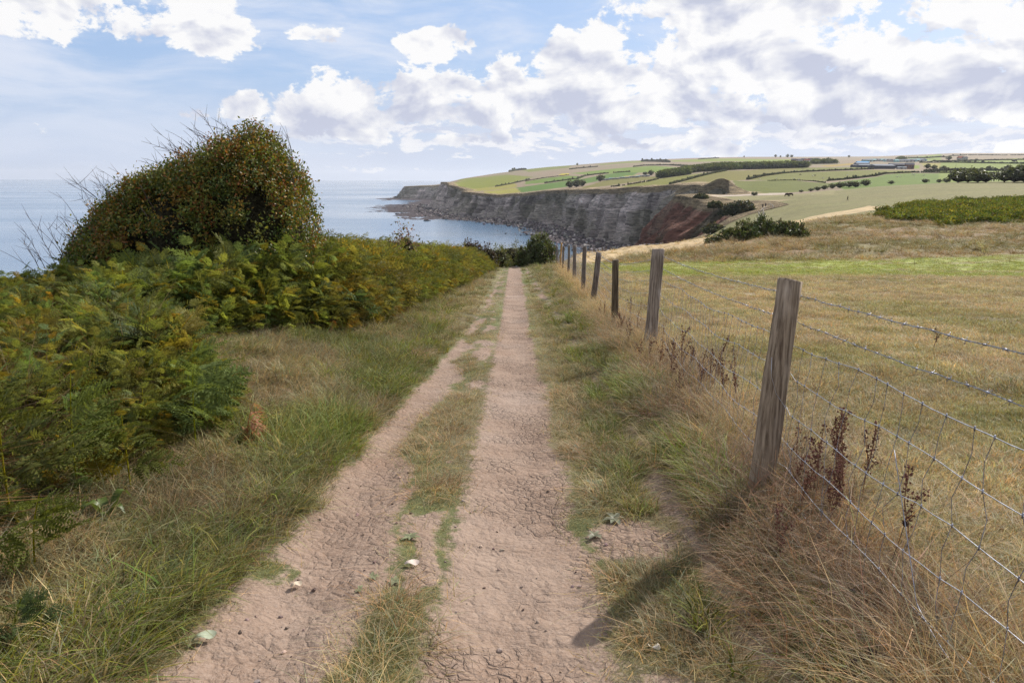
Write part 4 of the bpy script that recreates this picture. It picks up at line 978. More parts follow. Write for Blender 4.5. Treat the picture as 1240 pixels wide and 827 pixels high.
# gorse and scrub: dense, dark, made of upright fingers
def scrub(name, label, cat, loc, size, seed, palette, group=None, ncl=260, nper=16, ls=.07, finger=.0, core=True, rz=0):
    rg = np.random.RandomState(seed); t = thing(name, label, cat, loc, rz, group)
    D_, rr_ = surf_pts(None, ncl, seed, .35)
    lob = 1 + .22 * np.sin(3 * np.arctan2(D_[:, 1], D_[:, 0]) + seed) * np.sin(3 * D_[:, 2] + seed) + .14 * np.sin(8 * D_[:, 0] + seed) * np.sin(7 * D_[:, 2] + 5 * D_[:, 1])
    cen = D_ * (rr_ * lob)[:, None] * np.array(size) * np.array([1, 1, 1.0]); cen[:, 2] = np.abs(cen[:, 2]) * (1 + finger * rg.rand(ncl)) + .04
    V, F_, C = leaves(cen, nper, np.array([.10, .10, .14]) * max(.25, size[2] * .55), ls, seed, palette, .9 if finger else .3, 2.2 if finger else 1.5)
    me = mesh('foliage', V, F_, M_LEAF); cattr(me, 'Col', C); obj('foliage', me, t)
    if core: MB().blob((0, 0, size[2] * .42), (size[0] * .78, size[1] * .78, size[2] * .46), seed, .15, 10).build('shade_core', M_CORE, t, True)  # dark lump inside the foliage, coloured as its shaded depth
    mb = MB()
    for i in range(4):
        a = rg.rand() * 6; mb.tube([(0, 0, -.1), (math.cos(a) * size[0] * .2, math.sin(a) * size[1] * .2, size[2] * .3), (math.cos(a) * size[0] * .45, math.sin(a) * size[1] * .45, size[2] * .7)], [.05, .035, .015], 5)
    mb.build('stem', M_BARK, t, True)
    return t
GORSE = [(.04, .06, .022), (.065, .09, .03), (.11, .14, .05), (.05, .065, .02), (.13, .145, .06), (.07, .06, .03)]
def at(px, y, dz=0): x = colu(px) * y; return (x, y, float(land(x, y)) + dz)
scrub('gorse_bush', 'dark green gorse bush standing at the end of the track by the fence', 'gorse', at(655, 56), (1.2, 1.1, 1.9), 701, GORSE, 'gorse bushes', 420, 16, .085, .25)
scrub('gorse_bush', 'lower spread of gorse leaning left of the track end', 'gorse', at(637, 57.5), (.8, .9, 1.25), 702, GORSE, 'gorse bushes', 260, 16, .08, .2)
scrub('shrub', 'pale olive shrub beyond the left rim of the track', 'shrub', at(618, 60), (1.7, 1.2, 1.75), 703, [(.12, .13, .05), (.16, .15, .06), (.09, .10, .04)], None, 220, 14, .07)
scrub('elder_bush', 'dark purple brown shrub topping the far end of the bracken', 'shrub', at(569, 47), (.9, .7, 1.75), 704, [(.045, .028, .022), (.06, .035, .028), (.07, .05, .025)], None, 170, 16, .075)
scrub('elder_bush', 'second smaller purple brown shrub right of the first above the bracken', 'shrub', at(588, 50), (.7, .6, 1.6), 705, [(.045, .028, .022), (.05, .04, .022), (.08, .06, .03)], None, 130, 16, .075)
scrub('shrub', 'yellow green shrub where the bracken meets the end of the track', 'shrub', at(603, 54), (1.1, .9, 1.45), 706, [(.11, .13, .04), (.17, .16, .06), (.08, .10, .03)], None, 170, 16, .075)
scrub('shrub', 'brown pink dead topped shrub standing up among the bracken', 'shrub', at(487, 21), (.5, .45, 1.75), 707, [(.20, .11, .085), (.16, .10, .07), (.12, .12, .05)], None, 110, 16, .055)
for i, (px, d, sx, h, lb) in enumerate([(899, 83, 2.3, 1.25, 'left end of the gorse clump on the shoulder of the field'), (921, 86, 2.6, 1.9, 'tallest dark gorse in the middle of the field clump'), (944, 84, 2.2, 1.5, 'rounded gorse right of the tallest in the field clump'),
                                       (962, 82, 2.0, 1.6, 'right end of the gorse clump on the rough bank'), (908, 82.5, 1.7, 1.05, 'low gorse in front of the field clump')]):
    scrub('gorse_bush', lb, 'gorse', at(px, d), (sx, 1.6, h), 720 + i, GORSE, 'gorse bushes', 300, 14, .15, .22)
scrub('gorse_bush', 'small lone gorse at the left foot of the field clump', 'gorse', at(868, 86), (1.2, .8, .8), 730, GORSE, 'gorse bushes', 90, 12, .11, .2)
DKT = [(.035, .045, .022), (.05, .06, .028), (.07, .08, .035), (.03, .04, .025), (.08, .065, .035)]
for i, (px, d, sx, h, lb) in enumerate([(895, 300, 5.2, 3.8, 'broad dark scrub on the cliff edge left of the walkers'), (904, 294, 3.6, 3.4, 'dark scrub right below the cliff edge walkers'), (883, 306, 3, 2.6, 'dark scrub leaning over the red cliff'),
                                       (869, 255, 4, 2.3, 'rounded scrub at the near foot of the red cliff'), (868, 345, 3.4, 2, 'dark scrub along the top of the red cliff'), (850, 395, 3.4, 2, 'dark scrub on the rim of the red cliff spur')]):
    p = at(px, d); scrub('scrub', lb, 'scrub', p, (sx, 5, h), 740 + i, DKT, 'cliff edge scrub', 260, 12, .55)
# bracken across the hillside
bf = coll('hillside_bracken', [proto('b', *leaves(np.random.RandomState(80 + i).randn(26, 3) * np.array([.5, .5, .16]) + np.array([0, 0, .45]), 12, .12, .13, 800 + i, [(.9, 1, .8), (1.3, 1.15, .8), (.6, .7, .6), (1.2, .9, .5)]), M_FERN) for i in range(4)])
Qb = quadpoly([(1072, 263), (1110, 250), (1160, 245.5), (1245, 243), (1420, 243), (1420, 274), (1130, 272), (1085, 268)])
rg = np.random.RandomState(820); lo, hi = Qb.min(0), Qb.max(0); x = rg.uniform(lo[0], hi[0], 14000); y = rg.uniform(lo[1], hi[1], 14000)
k = inpoly(x + (fbm(x / 6, y / 6, 5, 3) - .5) * 14, y + (fbm(x / 6, y / 6, 8, 3) - .5) * 16, Qb) & (fbm(x / 4, y / 5, 821, 3) > .46); x, y = x[k], y[k]; n = len(x); s_ = .7 + .8 * rg.rand(n)
scatter('hillside_bracken', 'patch of green bracken covering the hillside on the right', 'bracken', x, y, land(x, y) - .1, srot(rg, n, .15), np.stack([s_, s_, s_], 1), jit(mixc((.065, .095, .025), (.125, .15, .04), rg.rand(n)), rg, .25), bf, 4)

# ------------------------------------------------------------------ wire fence on wooden posts
m, g = new_mat('weathered_post_wood'); P = g.node('ShaderNodeTexCoord', out=3)
q = g.noise(g.mapv(P, (55, 55, 3.0)), 1.0, 6, .65); q2 = g.noise(g.mapv(P, (9, 9, 2)), 1.0, 4, .6); kn_ = g.voro(g.mapv(P, (5, 5, 2.2)), 1.0, 'F1')
wc = g.mix(q.ss(.3, .7), (.075, .058, .045), (.27, .235, .195)); wc = g.mix(q2.ss(.52, .72) * .55, wc, (.38, .35, .32)); wc = g.mix((1.0 - kn_.ss(.03, .10)) * .7, wc, (.05, .035, .028))
wc = g.mix(1.0, wc, g.attr('Col'), 'MULTIPLY')
finish(g, wc, .88, g.bump(q * 1.0 + q2 * .6, 1.0, .006), spec=.15); M_POST = m
m, g = new_mat('galvanised_wire'); q = g.noise(g.pos, 30, 3, .6)
finish(g, g.mix(q.ss(.3, .7), (.30, .31, .34), (.52, .54, .60)), .42, metal=.75, spec=.5); M_WIRE = m
m, g = new_mat('dull_wire'); q = g.noise(g.pos, 25, 3, .6)
finish(g, g.mix(q.ss(.35, .65), (.16, .16, .19), (.36, .37, .44)), .45, metal=.6, spec=.4); M_WIRE2 = m
POSTS = [(920, 607, 956, 340, .068, (1.3, 1.2, 1.08), 'thick brown grey post nearest on the right with a split down its face'),
         (786, 427, 797, 302, .080, (1.35, 1.3, 1.3), 'pale silvery post second from the camera'), (744.5, 396, 745.5, 315, .058, (.6, .55, .45), 'short dark post standing upright'),
         (718, 367, 725, 306, .070, (.75, .72, .75), 'dark post leaning to the right'), (706, 354.5, 708, 299, .065, (.8, .8, .85), None), (695.5, 341, 696, 297, .075, (1, 1, 1.05), None),
         (688.3, 333, 689, 297, .06, (.8, .8, .8), None), (681.5, 327, 682.5, 298, .055, (.8, .75, .7), None), (678.5, 324.5, 680, 294.5, .062, (1.9, 1.35, .7), 'newer tan post standing taller than its neighbours'),
         (675.3, 321.5, 674, 297, .07, (.9, .9, 1), None), (671.3, 318.5, 671.3, 297.5, .07, (1.8, 1.2, .6), 'orange tan post near the end of the row'), (668.3, 317, 668.3, 298.5, .06, (1.2, .8, .6), None)]
fence = thing('wire_fence', 'wire mesh and barbed wire fence on wooden posts running down between track and field', 'fence', (0, 0, 0))
def post(mb, B, T, r, col, seed, groove=False, k=16):
    rg = np.random.RandomState(seed); ax = T - B; L = np.linalg.norm(ax); ax /= L; A = np.cross(ax, [0, 1, 0]); A /= np.linalg.norm(A); Bv = np.cross(ax, A)
    V = []; m_ = 12; ph = rg.rand(8) * 6
    for i in range(m_ + 1):
        t = -.3 / L + (1 + .3 / L) * i / m_
        for j in range(k):
            th = 2 * math.pi * j / k; q = 1 + .05 * math.sin(3 * th + ph[0] + t * 2) + .04 * math.sin(5 * th + ph[1]) + .035 * math.sin(t * 9 + ph[2]) + .03 * rg.randn()
            q *= 1.05 - .09 * t
            if groove and abs((th - 4.5 + .12 * t)) < .2: q *= .80
            V.append(B + ax * L * t + (A * math.cos(th) + Bv * math.sin(th)) * r * q)
    top_ = [B + ax * (L + .004 + .012 * math.sin(th_ + ph[3])) + (A * math.cos(th_) + Bv * math.sin(th_)) * r * .86 for th_ in [2 * math.pi * j / k for j in range(k)]]
    V += top_; V.append(B + ax * (L + .006))
    F_ = [[i * k + j, i * k + (j + 1) % k, (i + 1) * k + (j + 1) % k, (i + 1) * k + j] for i in range(m_ + 1) for j in range(k)]
    c0 = (m_ + 1) * k; F_ += [[c0 + j, c0 + (j + 1) % k, c0 + k] for j in range(k)]
    mb.add(V, F_, col)
PB, PT = [], []
for i, (bx, by, tx_, ty_, r, col, lb) in enumerate(POSTS):
    B = hit(bx, by, 1.5, 90); d = ray(tx_, ty_); y = B[1] + (.03 if i else .06); T = np.array([d[0] * y, y, CAMZ + d[2] * y])
    mb = MB(); post(mb, B, T, r, col, 900 + i, i == 0, 20 if i < 3 else 12); o = mb.build('fence_post', M_POST, fence, True, color=True)
    if lb: o['label'] = lb
    PB.append(B); PT.append(T)
# one more behind the right edge of the picture, and the line carried on over the brow
B0 = np.array([1.22, -1.0, float(land(1.22, -1.0))]); T0_ = B0 + np.array([.06, 0, 1.22]); mb = MB(); post(mb, B0, T0_, .065, (1, 1, 1), 899); mb.build('fence_post', M_POST, fence, True, color=True)
PB = [B0] + PB; PT = [T0_] + PT
for xx, yy in [(3.9, 66), (4.4, 71.5), (5.0, 77)]:
    B = np.array([xx, yy, float(land(xx, yy))]); T = B + np.array([.02, 0, 1.2]); mb = MB(); post(mb, B, T, .06, (.9, .85, .8), int(yy)); mb.build('fence_post', M_POST, fence, True, color=True); PB.append(B); PT.append(T)
HT = [1.235, 1.085, .955, .77, .575, .40, .24, .09]      # two barbed strands, then the netting's line wires
rg = np.random.RandomState(930)
def wire_pts(h, barb, seed):
    rg = np.random.RandomState(seed); out = []
    for i in range(len(PB) - 1):
        a, b = PB[i], PB[i + 1]; La = np.linalg.norm(PT[i] - a); Lb = np.linalg.norm(PT[i + 1] - b)
        fa = min(h * (La / 1.32), La * .95) if i else h; fb = min(h * (Lb / 1.32), Lb * .95)
        pa = a + (PT[i] - a) / La * fa + np.array([.072, 0, 0]); pb = b + (PT[i + 1] - b) / Lb * fb + np.array([.072, 0, 0])
        L = np.linalg.norm(pb - pa); n_ = max(6, int(L / (.11 if i < 3 else .5))); t = np.linspace(0, 1, n_, endpoint=False)
        sag = (.035 if barb else (.06 if (i == 2 and h > .7) else .03)) * 4 * t * (1 - t) * L / 5
        wob = (0 if barb else .010) * (np.sin(t * L * 2.1 + seed) + .6 * np.sin(t * L * 5.3 + seed * 2))
        p = pa + (pb - pa) * t[:, None]; p[:, 2] += -sag + wob + (.002 * rg.randn(n_)); p[:, 0] += wob * .8; out.append(p)
    return np.vstack(out + [pb[None]])
def resample(P, step):
    s = np.concatenate([[0], np.cumsum(np.linalg.norm(np.diff(P, axis=0), axis=1))]); q = np.arange(0, s[-1], step); return np.stack([np.interp(q, s, P[:, k]) for k in range(3)], 1)
WP = [wire_pts(h, k < 2, 940 + k) for k, h in enumerate(HT)]
for k in (0, 1):
    Pn = WP[k]; near_ = Pn[Pn[:, 1] < 12.7]; far_ = Pn[Pn[:, 1] >= 12.4]; mb = MB(); q = resample(near_, .012); ph = np.arange(len(q)) * .012 / .05 * 2 * math.pi
    for s_ in (0, math.pi):
        st_ = q + np.stack([np.cos(ph + s_), 0 * ph, np.sin(ph + s_)], 1) * .0017; mb.tube(st_, .0014, 3)
    mb.tube(far_, .0026, 3); o = mb.build('barbed_wire', M_WIRE, fence, True); mb = MB()
    for p in resample(Pn[Pn[:, 1] < 34], .105 if k == 0 else .11):
        for j in range(2):
            a = rg.rand() * 6; d = np.array([math.cos(a), .35 * (j * 2 - 1), math.sin(a)]) * .014; mb.tube([p - d, p + d], [.0012, .0009], 3)
        mb.tube([p + np.array([0, -.006, 0]), p + np.array([0, .006, 0])], .0038, 5)
    tag(mb.build('barbs', M_WIRE2, o, True), kind='stuff')
for k in range(2, 8): MB().tube(WP[k], np.where(WP[k][:, 1] < 13, .0019, .0024), 4).build('line_wire', M_WIRE, fence, True)
def at_y(P, y): return np.array([np.interp(y, P[:, 1], P[:, 0]), y, np.interp(y, P[:, 1], P[:, 2])])
rest = MB(); y = -.8
while y < 58:
    step = (.155 if y < 9 else .2) * (.85 + .3 * rg.rand()); y += step
    pts_ = []
    off_ = 0; kink = rg.rand() < .55
    for k in range(2, 8):
        off_ += rg.randn() * (.022 if kink else .008) + (.015 if kink else 0) * (1 if k % 2 else -1)
        yy = y + off_; p = at_y(WP[k], yy)
        if pts_:
            md = (pts_[-1] + p) / 2 + np.array([rg.randn() * .006, rg.randn() * (.022 if kink else .005), 0]); pts_.append(md)
        pts_.append(p)
    pts_ = np.array(pts_)
    mb = MB() if y < 9 else rest
    mb.tube(pts_, .00145 if y < 13 else .0019, 3, cap=False)
    for p in pts_[::2]: mb.tube([p + np.array([0, 0, -.008]), p + np.array([0, 0, .008])], .0034 if y < 13 else .003, 4)
    if y < 9: mb.build('stay_wire', M_WIRE2, fence, True)
tag(rest.build('stay_wires', M_WIRE2, fence, True), kind='stuff')
p1b, p1t = PB[1], PT[1]
loose = [p1b + (p1t - p1b) * f + np.array([dx_, -.075, 0]) for f, dx_ in [(.68, -.07), (.60, -.06), (.52, -.02), (.45, .05), (.38, .065), (.28, .055), (.2, .09), (.12, .16)]]
MB().tube(loose, .0014, 4).build('loose_wire', M_WIRE, fence, True)
for a, b, c_ in [((1083, 545), (1097, 640), (1112, 745)), ((1110, 730), (1128, 770), (1160, 812))]:
    L_ = []
    for (px, py), dd in zip((a, b, c_), (1.02, 1.0, .98)):
        d = ray(px, py); y = 1.40 * dd / d[0]; L_.append([d[0] * y, y, CAMZ + d[2] * y])
    L_ = np.array(L_); tq = np.linspace(0, 1, 9)[:, None]; cv_ = (1 - tq)**2 * L_[0] + 2 * tq * (1 - tq) * L_[1] + tq**2 * L_[2]
    MB().tube(cv_, .0016, 4).build('loose_wire', M_WIRE2, fence, True)
# the little fence that closes the foot of the field, beyond its brow
ff = thing('field_fence', 'distant line of small posts beyond the golden brow of the field', 'fence')
tp_ = []
for i, px in enumerate(np.linspace(716, 806, 19)):
    d = 132 + 6 * math.sin(i * .4); x = colu(px) * d; z = float(land(x, d)); zt = CAMZ + ray(px, 300.8 - (px - 716) * .045)[2] * d
    T = np.array([x + .05 * math.sin(i * 3), d, max(zt + .15 * math.sin(i * 5), z + .9)]); B = np.array([x, d, z - .2]); mb = MB(); mb.tube([B, T], .085, 6, (.8, .7, .6)); mb.build('fence_post', M_POST, ff, color=True); tp_.append(T)
for dz_ in (-.15, -.55): MB().tube(np.array(tp_) + np.array([0, 0, dz_]), .012, 3).build('line_wire', M_WIRE2, ff)

# ------------------------------------------------------------------ dry weeds along the fence
def seedlump(mb, p, r, rg, c):
    a, b = rg.rand() * 6, rg.rand() * 3; V = np.array([[1, 0, 0], [-1, 0, 0], [0, 1, 0], [0, -1, 0], [0, 0, 1], [0, 0, -1.]]) * r * (.7 + .6 * rg.rand(6, 1)); V = V @ np.array(Matrix.Rotation(a, 3, 'Z') @ Matrix.Rotation(b, 3, 'X')).T
    mb.add(V + p, [[0, 2, 4], [2, 1, 4], [1, 3, 4], [3, 0, 4], [2, 0, 5], [1, 2, 5], [3, 1, 5], [0, 3, 5]], np.array(c) * (.6 + .8 * rg.rand()))
def dock(name, label, loc, H, seed, col, group, nb=3, dens=1.0):
    rg = np.random.RandomState(seed); t = thing(name, label, 'dead weed', loc, rg.rand() * 6, group); st = MB(); sd = MB()
    lean = rg.randn(2) * .09; main = np.array([[lean[0] * s * H + .01 * math.sin(s * 9 + seed), lean[1] * s * H, H * s] for s in np.linspace(-.05, 1, 9)]); st.tube(main, np.linspace(.0045, .002, 9), 4, (.22, .12, .08))
    arms = [(main, .45)]
    for i in range(nb):
        k = 3 + i % 4; a = rg.rand() * 6; L = H * rg.uniform(.25, .42); b_ = np.array([main[k] + np.array([math.cos(a) * .38 * s, math.sin(a) * .38 * s, s * (1.05 - .2 * s)]) * L for s in np.linspace(0, 1, 5)]); st.tube(b_, np.linspace(.003, .0015, 5), 3, (.2, .11, .08)); arms.append((b_, .15))
    for P_, s0 in arms:
        n_ = int((40 if P_ is main else 20) * dens)
        for j in range(n_):
            f = s0 + (1 - s0) * rg.rand(); q = np.array([np.interp(f, np.linspace(0, 1, len(P_)), P_[:, k]) for k in range(3)]); seedlump(sd, q + rg.randn(3) * np.array([.011, .011, .005]), rg.uniform(.004, .0085), rg, col)
    st.build('stem', M_STALK, t, color=True); tag(sd.build('seed_heads', M_STALK, t, color=True), kind='stuff'); return t
RB = (.14, .062, .05)
DK = [(798, 462, .62, 'russet dock stalk at the foot of the silvery fence post'), (812, 472, .5, 'short dock stalk in front of the silvery fence post'), (826, 466, .66, 'tall branching dock stalk right of the silvery post'),
      (842, 486, .55, 'dock stalk third right of the silvery fence post'), (858, 478, .6, 'dock stalk standing behind the sagging netting'), (874, 500, .5, 'dock stalk midway between the two nearest posts'),
      (893, 500, .58, 'dock stalk just left of the near brown post, behind the netting'), (762, 425, .45, 'small dock stalk between the dark upright post and the silvery post'), (752, 408, .42, 'tiny dock stalk beside the dark upright post'),
      (962, 640, .52, 'thick dock stalk just right of the near brown post'), (984, 622, .55, 'dock stalk second right of the near brown post'), (1000, 655, .42, 'low dock stalk in straw right of the near post'),
      (1020, 620, .58, 'tall dock stalk seen through the netting right of the near post'), (1042, 610, .5, 'dock stalk with dense heads farthest right in its row'), (1012, 590, .5, 'thin dock stalk behind the others right of the near post'),
      (772, 445, .38, 'low russet dock in the verge before the silvery post')]
for i, (px, py, h, lb) in enumerate(DK): dock('dock_stalk', lb, hit(px, py, 1.5), h, 950 + i, RB if i % 3 else (.18, .085, .06), 'dead dock stalks along the fence', 2 + i % 3)
more = [o for o in list(COL.objects) if o.name.startswith('dock_stalk')]
rgd = np.random.RandomState(985)
for zn, ylo, yhi, n_, lb in [(1, 6.0, 9.0, 9, 'thin russet weed stalk going away from the nearest post toward the silvery one'), (2, 9.5, 14, 8, 'small russet weed stalk going away beyond the silvery post'), (3, 2.9, 4.0, 6, 'thin dead weed stalk counted up from the bottom edge to the nearest post')]:
    ys_ = np.sort(rgd.uniform(ylo, yhi, n_))
    for j in range(n_):
        s0 = more[rgd.randint(len(more))]; yy = float(ys_[j]); xx = float(xfence(yy)) + rgd.uniform(-.25, .45)
        r = s0.copy(); COL.objects.link(r); r.location = (xx, yy, float(land(xx, yy))); r.rotation_euler = (0, 0, rgd.rand() * 6); q_ = rgd.uniform(.6, .95); r.scale = (q_, q_, q_); r['label'] = ['first', 'second', 'third', 'fourth', 'fifth', 'sixth', 'seventh', 'eighth', 'ninth'][j] + ' ' + lb
        for ch in s0.children: c_ = ch.copy(); COL.objects.link(c_); c_.parent = r
dock('thistle', 'brown dead thistle standing alone in the grazed field', hit(1132, 424, 3), .32, 980, (.12, .075, .06), None, 5, .6)
dock('thistle', 'dead thistle clump at the edge of the bright green band', hit(1107, 331, 3), 1.1, 981, (.22, .17, .13), None, 5, .9)
dock('thistle', 'thin dead thistle on the green band near the right edge', hit(1219, 331, 3), 1.2, 982, (.16, .12, .09), None, 3, .6)
def knap(label, pts_, heads, seed):
    rg = np.random.RandomState(seed); W_ = []
    for px, py, y in pts_: d = ray(px, py); W_.append(np.array([d[0] * y, y, CAMZ + d[2] * y]))
    o0 = W_[0].copy(); t = thing('knapweed', label, 'dead weed', o0, 0, 'dead knapweed by the fence foot'); q = np.array(W_) - o0; s = np.linspace(0, 1, len(q)); ss_ = np.linspace(0, 1, 12)
    P_ = np.stack([np.interp(ss_, s, q[:, k]) for k in range(3)], 1); MB().tube(P_, np.linspace(.003, .0016, 12), 4, (.16, .11, .08)).build('stem', M_STALK, t, color=True)
    for f in heads:
        p = np.array([np.interp(f, ss_, P_[:, k]) for k in range(3)]); mb = MB(); mb.blob(p, (.011, .011, .012), seed, .2, 8, (.035, .022, .02))
        for j in range(14): a = rg.rand() * 6; mb.tube([p, p + np.array([math.cos(a), math.sin(a), rg.uniform(.1, 1.2)]) * .017], [.002, .0006], 3, (.06, .035, .03))
        mb.build('seed_head', M_STALK, t, color=True)
knap('dark headed knapweed leaning over the straw below the netting', [(1062, 812, 2.35), (1055, 770, 2.38), (1032, 716, 2.42)], [1.0, .86], 990)
knap('dark headed knapweed standing by the loose wire at lower right', [(1168, 815, 2.2), (1152, 780, 2.22), (1132, 748, 2.25)], [1.0, .9], 991)
knap('arching knapweed stem with four black heads at the bottom edge', [(1105, 826, 2.05), (1088, 800, 2.05), (1062, 788, 2.06), (1038, 796, 2.07), (1022, 815, 2.08)], [.55, .68, .82, 1.0], 992)
knap('knapweed with one black head caught in the netting', [(1072, 700, 2.7), (1085, 665, 2.7), (1096, 634, 2.7)], [1.0], 993)
# broad-leaved rosettes and fallen leaves
def rosette(label, loc, R_, n_, col, seed, cat='weed', flat=.25):
    rg = np.random.RandomState(seed); t = thing('leafy_weed', label, cat, loc, 0, 'small leafy weeds by the track')
    for i in range(n_):
        a = 6.283 * i / n_ + rg.randn() * .2; L = R_ * rg.uniform(.7, 1.15); w = L * .2; mb = MB(); V = []
        for s in np.linspace(0, 1, 6):
            ww = w * math.sin(math.pi * min(.98, .12 + s * .88))**.8; r_ = L * s; z_ = L * flat * math.sin(s * 2.4) + .008; V += [(r_, -ww, z_ + ww * .3), (r_, 0, z_), (r_, ww, z_ + ww * .3)]
        V = np.array(V) @ np.array(Matrix.Rotation(a, 3, 'Z')).T; F_ = [[k * 3 + j, k * 3 + 3 + j, k * 3 + 4 + j, k * 3 + 1 + j] for k in range(5) for j in (0, 1)]
        mb.add(V, F_, np.array(col) * rg.uniform(.8, 1.2)); mb.build('leaf', M_LEAF, t, True, color=True)
SG = (.22, .235, .13)
for i, (px, py, r_, n_, c, lb) in enumerate([(497, 652, .07, 8, SG, 'silvery leafed weed on the grass strip beside the cracked track'), (478, 706, .06, 7, SG, 'grey green weed below the pale leaf on the grass strip'), (452, 700, .05, 7, SG, 'small grey weed left of the pale leaf'),
        (436, 716, .045, 6, SG, 'smallest grey weed on the edge of the left rut'), (790, 762, .09, 8, (.16, .19, .09), 'silver green thistle rosette in the straw at the track edge'), (742, 452, .16, 9, (.16, .30, .03), 'vivid green dandelion on the right verge'),
        (722, 590, .1, 7, (.20, .21, .12), 'pale plantain on the right edge of the track'), (745, 630, .08, 6, (.19, .2, .13), 'plantain leaves beside the bare notch in the right verge'), (700, 546, .09, 6, (.2, .2, .12), 'flat plantain farther up the right edge'),
        (132, 640, .14, 6, (.09, .13, .03), 'upright dark dock leaves in the left verge'), (720, 650, .06, 6, (.2, .2, .13), 'low plantain by the right edge below the notch'), (232, 780, .07, 4, SG, 'pale fallen leaves at the lower edge of the left rut')]):
    rosette(lb, hit(px, py, 1), r_ * (.75 if c is SG else 1), n_, c, 1000 + i, flat=.14 if i != 9 else 1.2)
def leaf_thing(label, loc, L, col, rz, seed):
    mb = MB(); V = []
    for s in np.linspace(0, 1, 7):
        w = L * .28 * math.sin(math.pi * (.06 + .9 * s))**.7; V += [(s * L, -w, .004 + .1 * w + .012 * math.sin(s * 6)), (s * L, 0, .010 + .012 * math.sin(s * 6)), (s * L, w, .002 + .25 * w)]
    mb.add(V, [[k * 3 + j, k * 3 + 3 + j, k * 3 + 4 + j, k * 3 + 1 + j] for k in range(6) for j in (0, 1)], col); o = mb.build('fallen_leaf', M_STALK, None, True, color=True)
    o.location = Vector(loc) + Vector((0, 0, .012)); o.rotation_euler = (.1, -.1, rz); tag(o, label, 'leaf', 'fallen leaves on the track')
leaf_thing('pale pinkish white dry leaf lying on the grass strip between the ruts', hit(490, 686, 1), .075, (.62, .52, .47), .25, 1)
leaf_thing('pale green fallen leaf at the foot of the left verge', hit(236, 776, 1), .085, (.38, .42, .32), .3, 2)
leaf_thing('small white fallen leaf in the straw at the right edge of the track', hit(799, 790, 1), .05, (.6, .56, .5), 2.6, 3)
leaf_thing('pale stem bit lying across the left rut', hit(352, 714, 1), .06, (.5, .42, .33), .8, 4)
# small stones and litter on the earth
rg = np.random.RandomState(1050)
def stone_p(seed):
    mb = MB().blob((0, 0, .3), (1, .8, .5), seed, .3, 7); V = np.vstack(mb.V); T = []
    for f in mb.F:
        for q in range(1, len(f) - 1): T.append([f[0], f[q], f[q + 1]])
    return proto('s', V, np.array(T), np.ones((len(V), 3)), M_GRASS_STONE)
m, g = new_mat('stone'); q = g.noise(g.pos, 60, 4, .6); finish(g, g.mix(1.0, g.attr('tint', 'INSTANCER'), g.comb(q + .5, q + .5, q + .5), 'MULTIPLY'), .9, g.bump(q, .6, .01), spec=.15); M_GRASS_STONE = m
stones = coll('pebble', [stone_p(i) for i in range(4)])
x, y, rg = pts(6000, lambda x, y: (path_mask(x, y) > .5) * .5, 1051, 1.4, 20, -.6, .3); n = len(x); s_ = .0018 + .013 * rg.rand(n)**9
scatter('pebbles', 'small dark crumbs and pebbles scattered over the earth track', 'pebbles', x, y, land(x, y), srot(rg, n, .3), np.stack([s_, s_, s_], 1), jit(mixc((.12, .08, .065), (.36, .28, .24), rg.rand(n)), rg, .2), stones, 4)
x, y, rg = pts(16000, lambda x, y: (path_mask(x, y) > .25) * (path_mask(x, y) < .72) * .4, 1052, 1.3, 16, -.7, .4); n = len(x)
strawbit = coll('straw_bit', [proto('b', *blades(5, .03, .05, .003, 2.6, 1060 + i, 2), M_GRASS) for i in range(3)]); s_ = .4 + .8 * rg.rand(n)
rot = srot(rg, n, 1.3)
scatter('straw_litter', 'dry straw bits lying over the edges of the earth track', 'straw', x, y, land(x, y) + .006, rot, np.stack([s_, s_, s_], 1), jit(mixc((.42, .33, .23), (.55, .46, .34), rg.rand(n)), rg, .2), strawbit, 3)
# boulders along the cliff foot
nb = 5200; k = rg.choice(np.where((dC > 640) & (dC < 2200))[0], nb); o_ = wid[k] * (.78 + .1 * rg.rand(nb)) + np.abs(rg.randn(nb)) * 30
x = CXs[k] + NX[k] * o_ + rg.randn(nb) * 3; y = CYs[k] + NY[k] * o_; s_ = (.7 + 2.6 * rg.rand(nb)**3) * (dC[k] / 1000)**.5
scatter('shore_boulders', 'fallen boulders strewn along the foot of the far cliffs', 'boulders', x, y, np.full(nb, SEA + .4) + np.clip(2.2 - (o_ - wid[k] * .8) / 20, 0, 3), srot(rg, nb, .6), np.stack([s_ * 1.2, s_, s_], 1), jit(mixc((.05, .04, .045), (.34, .30, .28), rg.rand(nb)**2.5), rg, .2), stones, 4)
for i, (px, py, r_) in enumerate([(643.5, 289.3, 2.0), (516, 267.6, 4), (480, 259.5, 3)]):
    p = sea_hit(px, py); mb = MB().blob((0, 0, .3), (r_ * 1.4, r_, r_ * .6), 1070 + i, .3, 9); mb.blob((r_ * 1.6, 1, 0), (r_ * .7, r_ * .6, r_ * .35), 1080 + i, .3, 8); o = mb.build('sea_rock', MAT_SHORE, None, True); o.location = p
    tag(o, ['lone dark rock awash in the bay left of the beach', 'dark rock awash off the tip of the platform', 'farthest left rock awash off the headland'][i], 'rock', 'rocks awash in the sea')

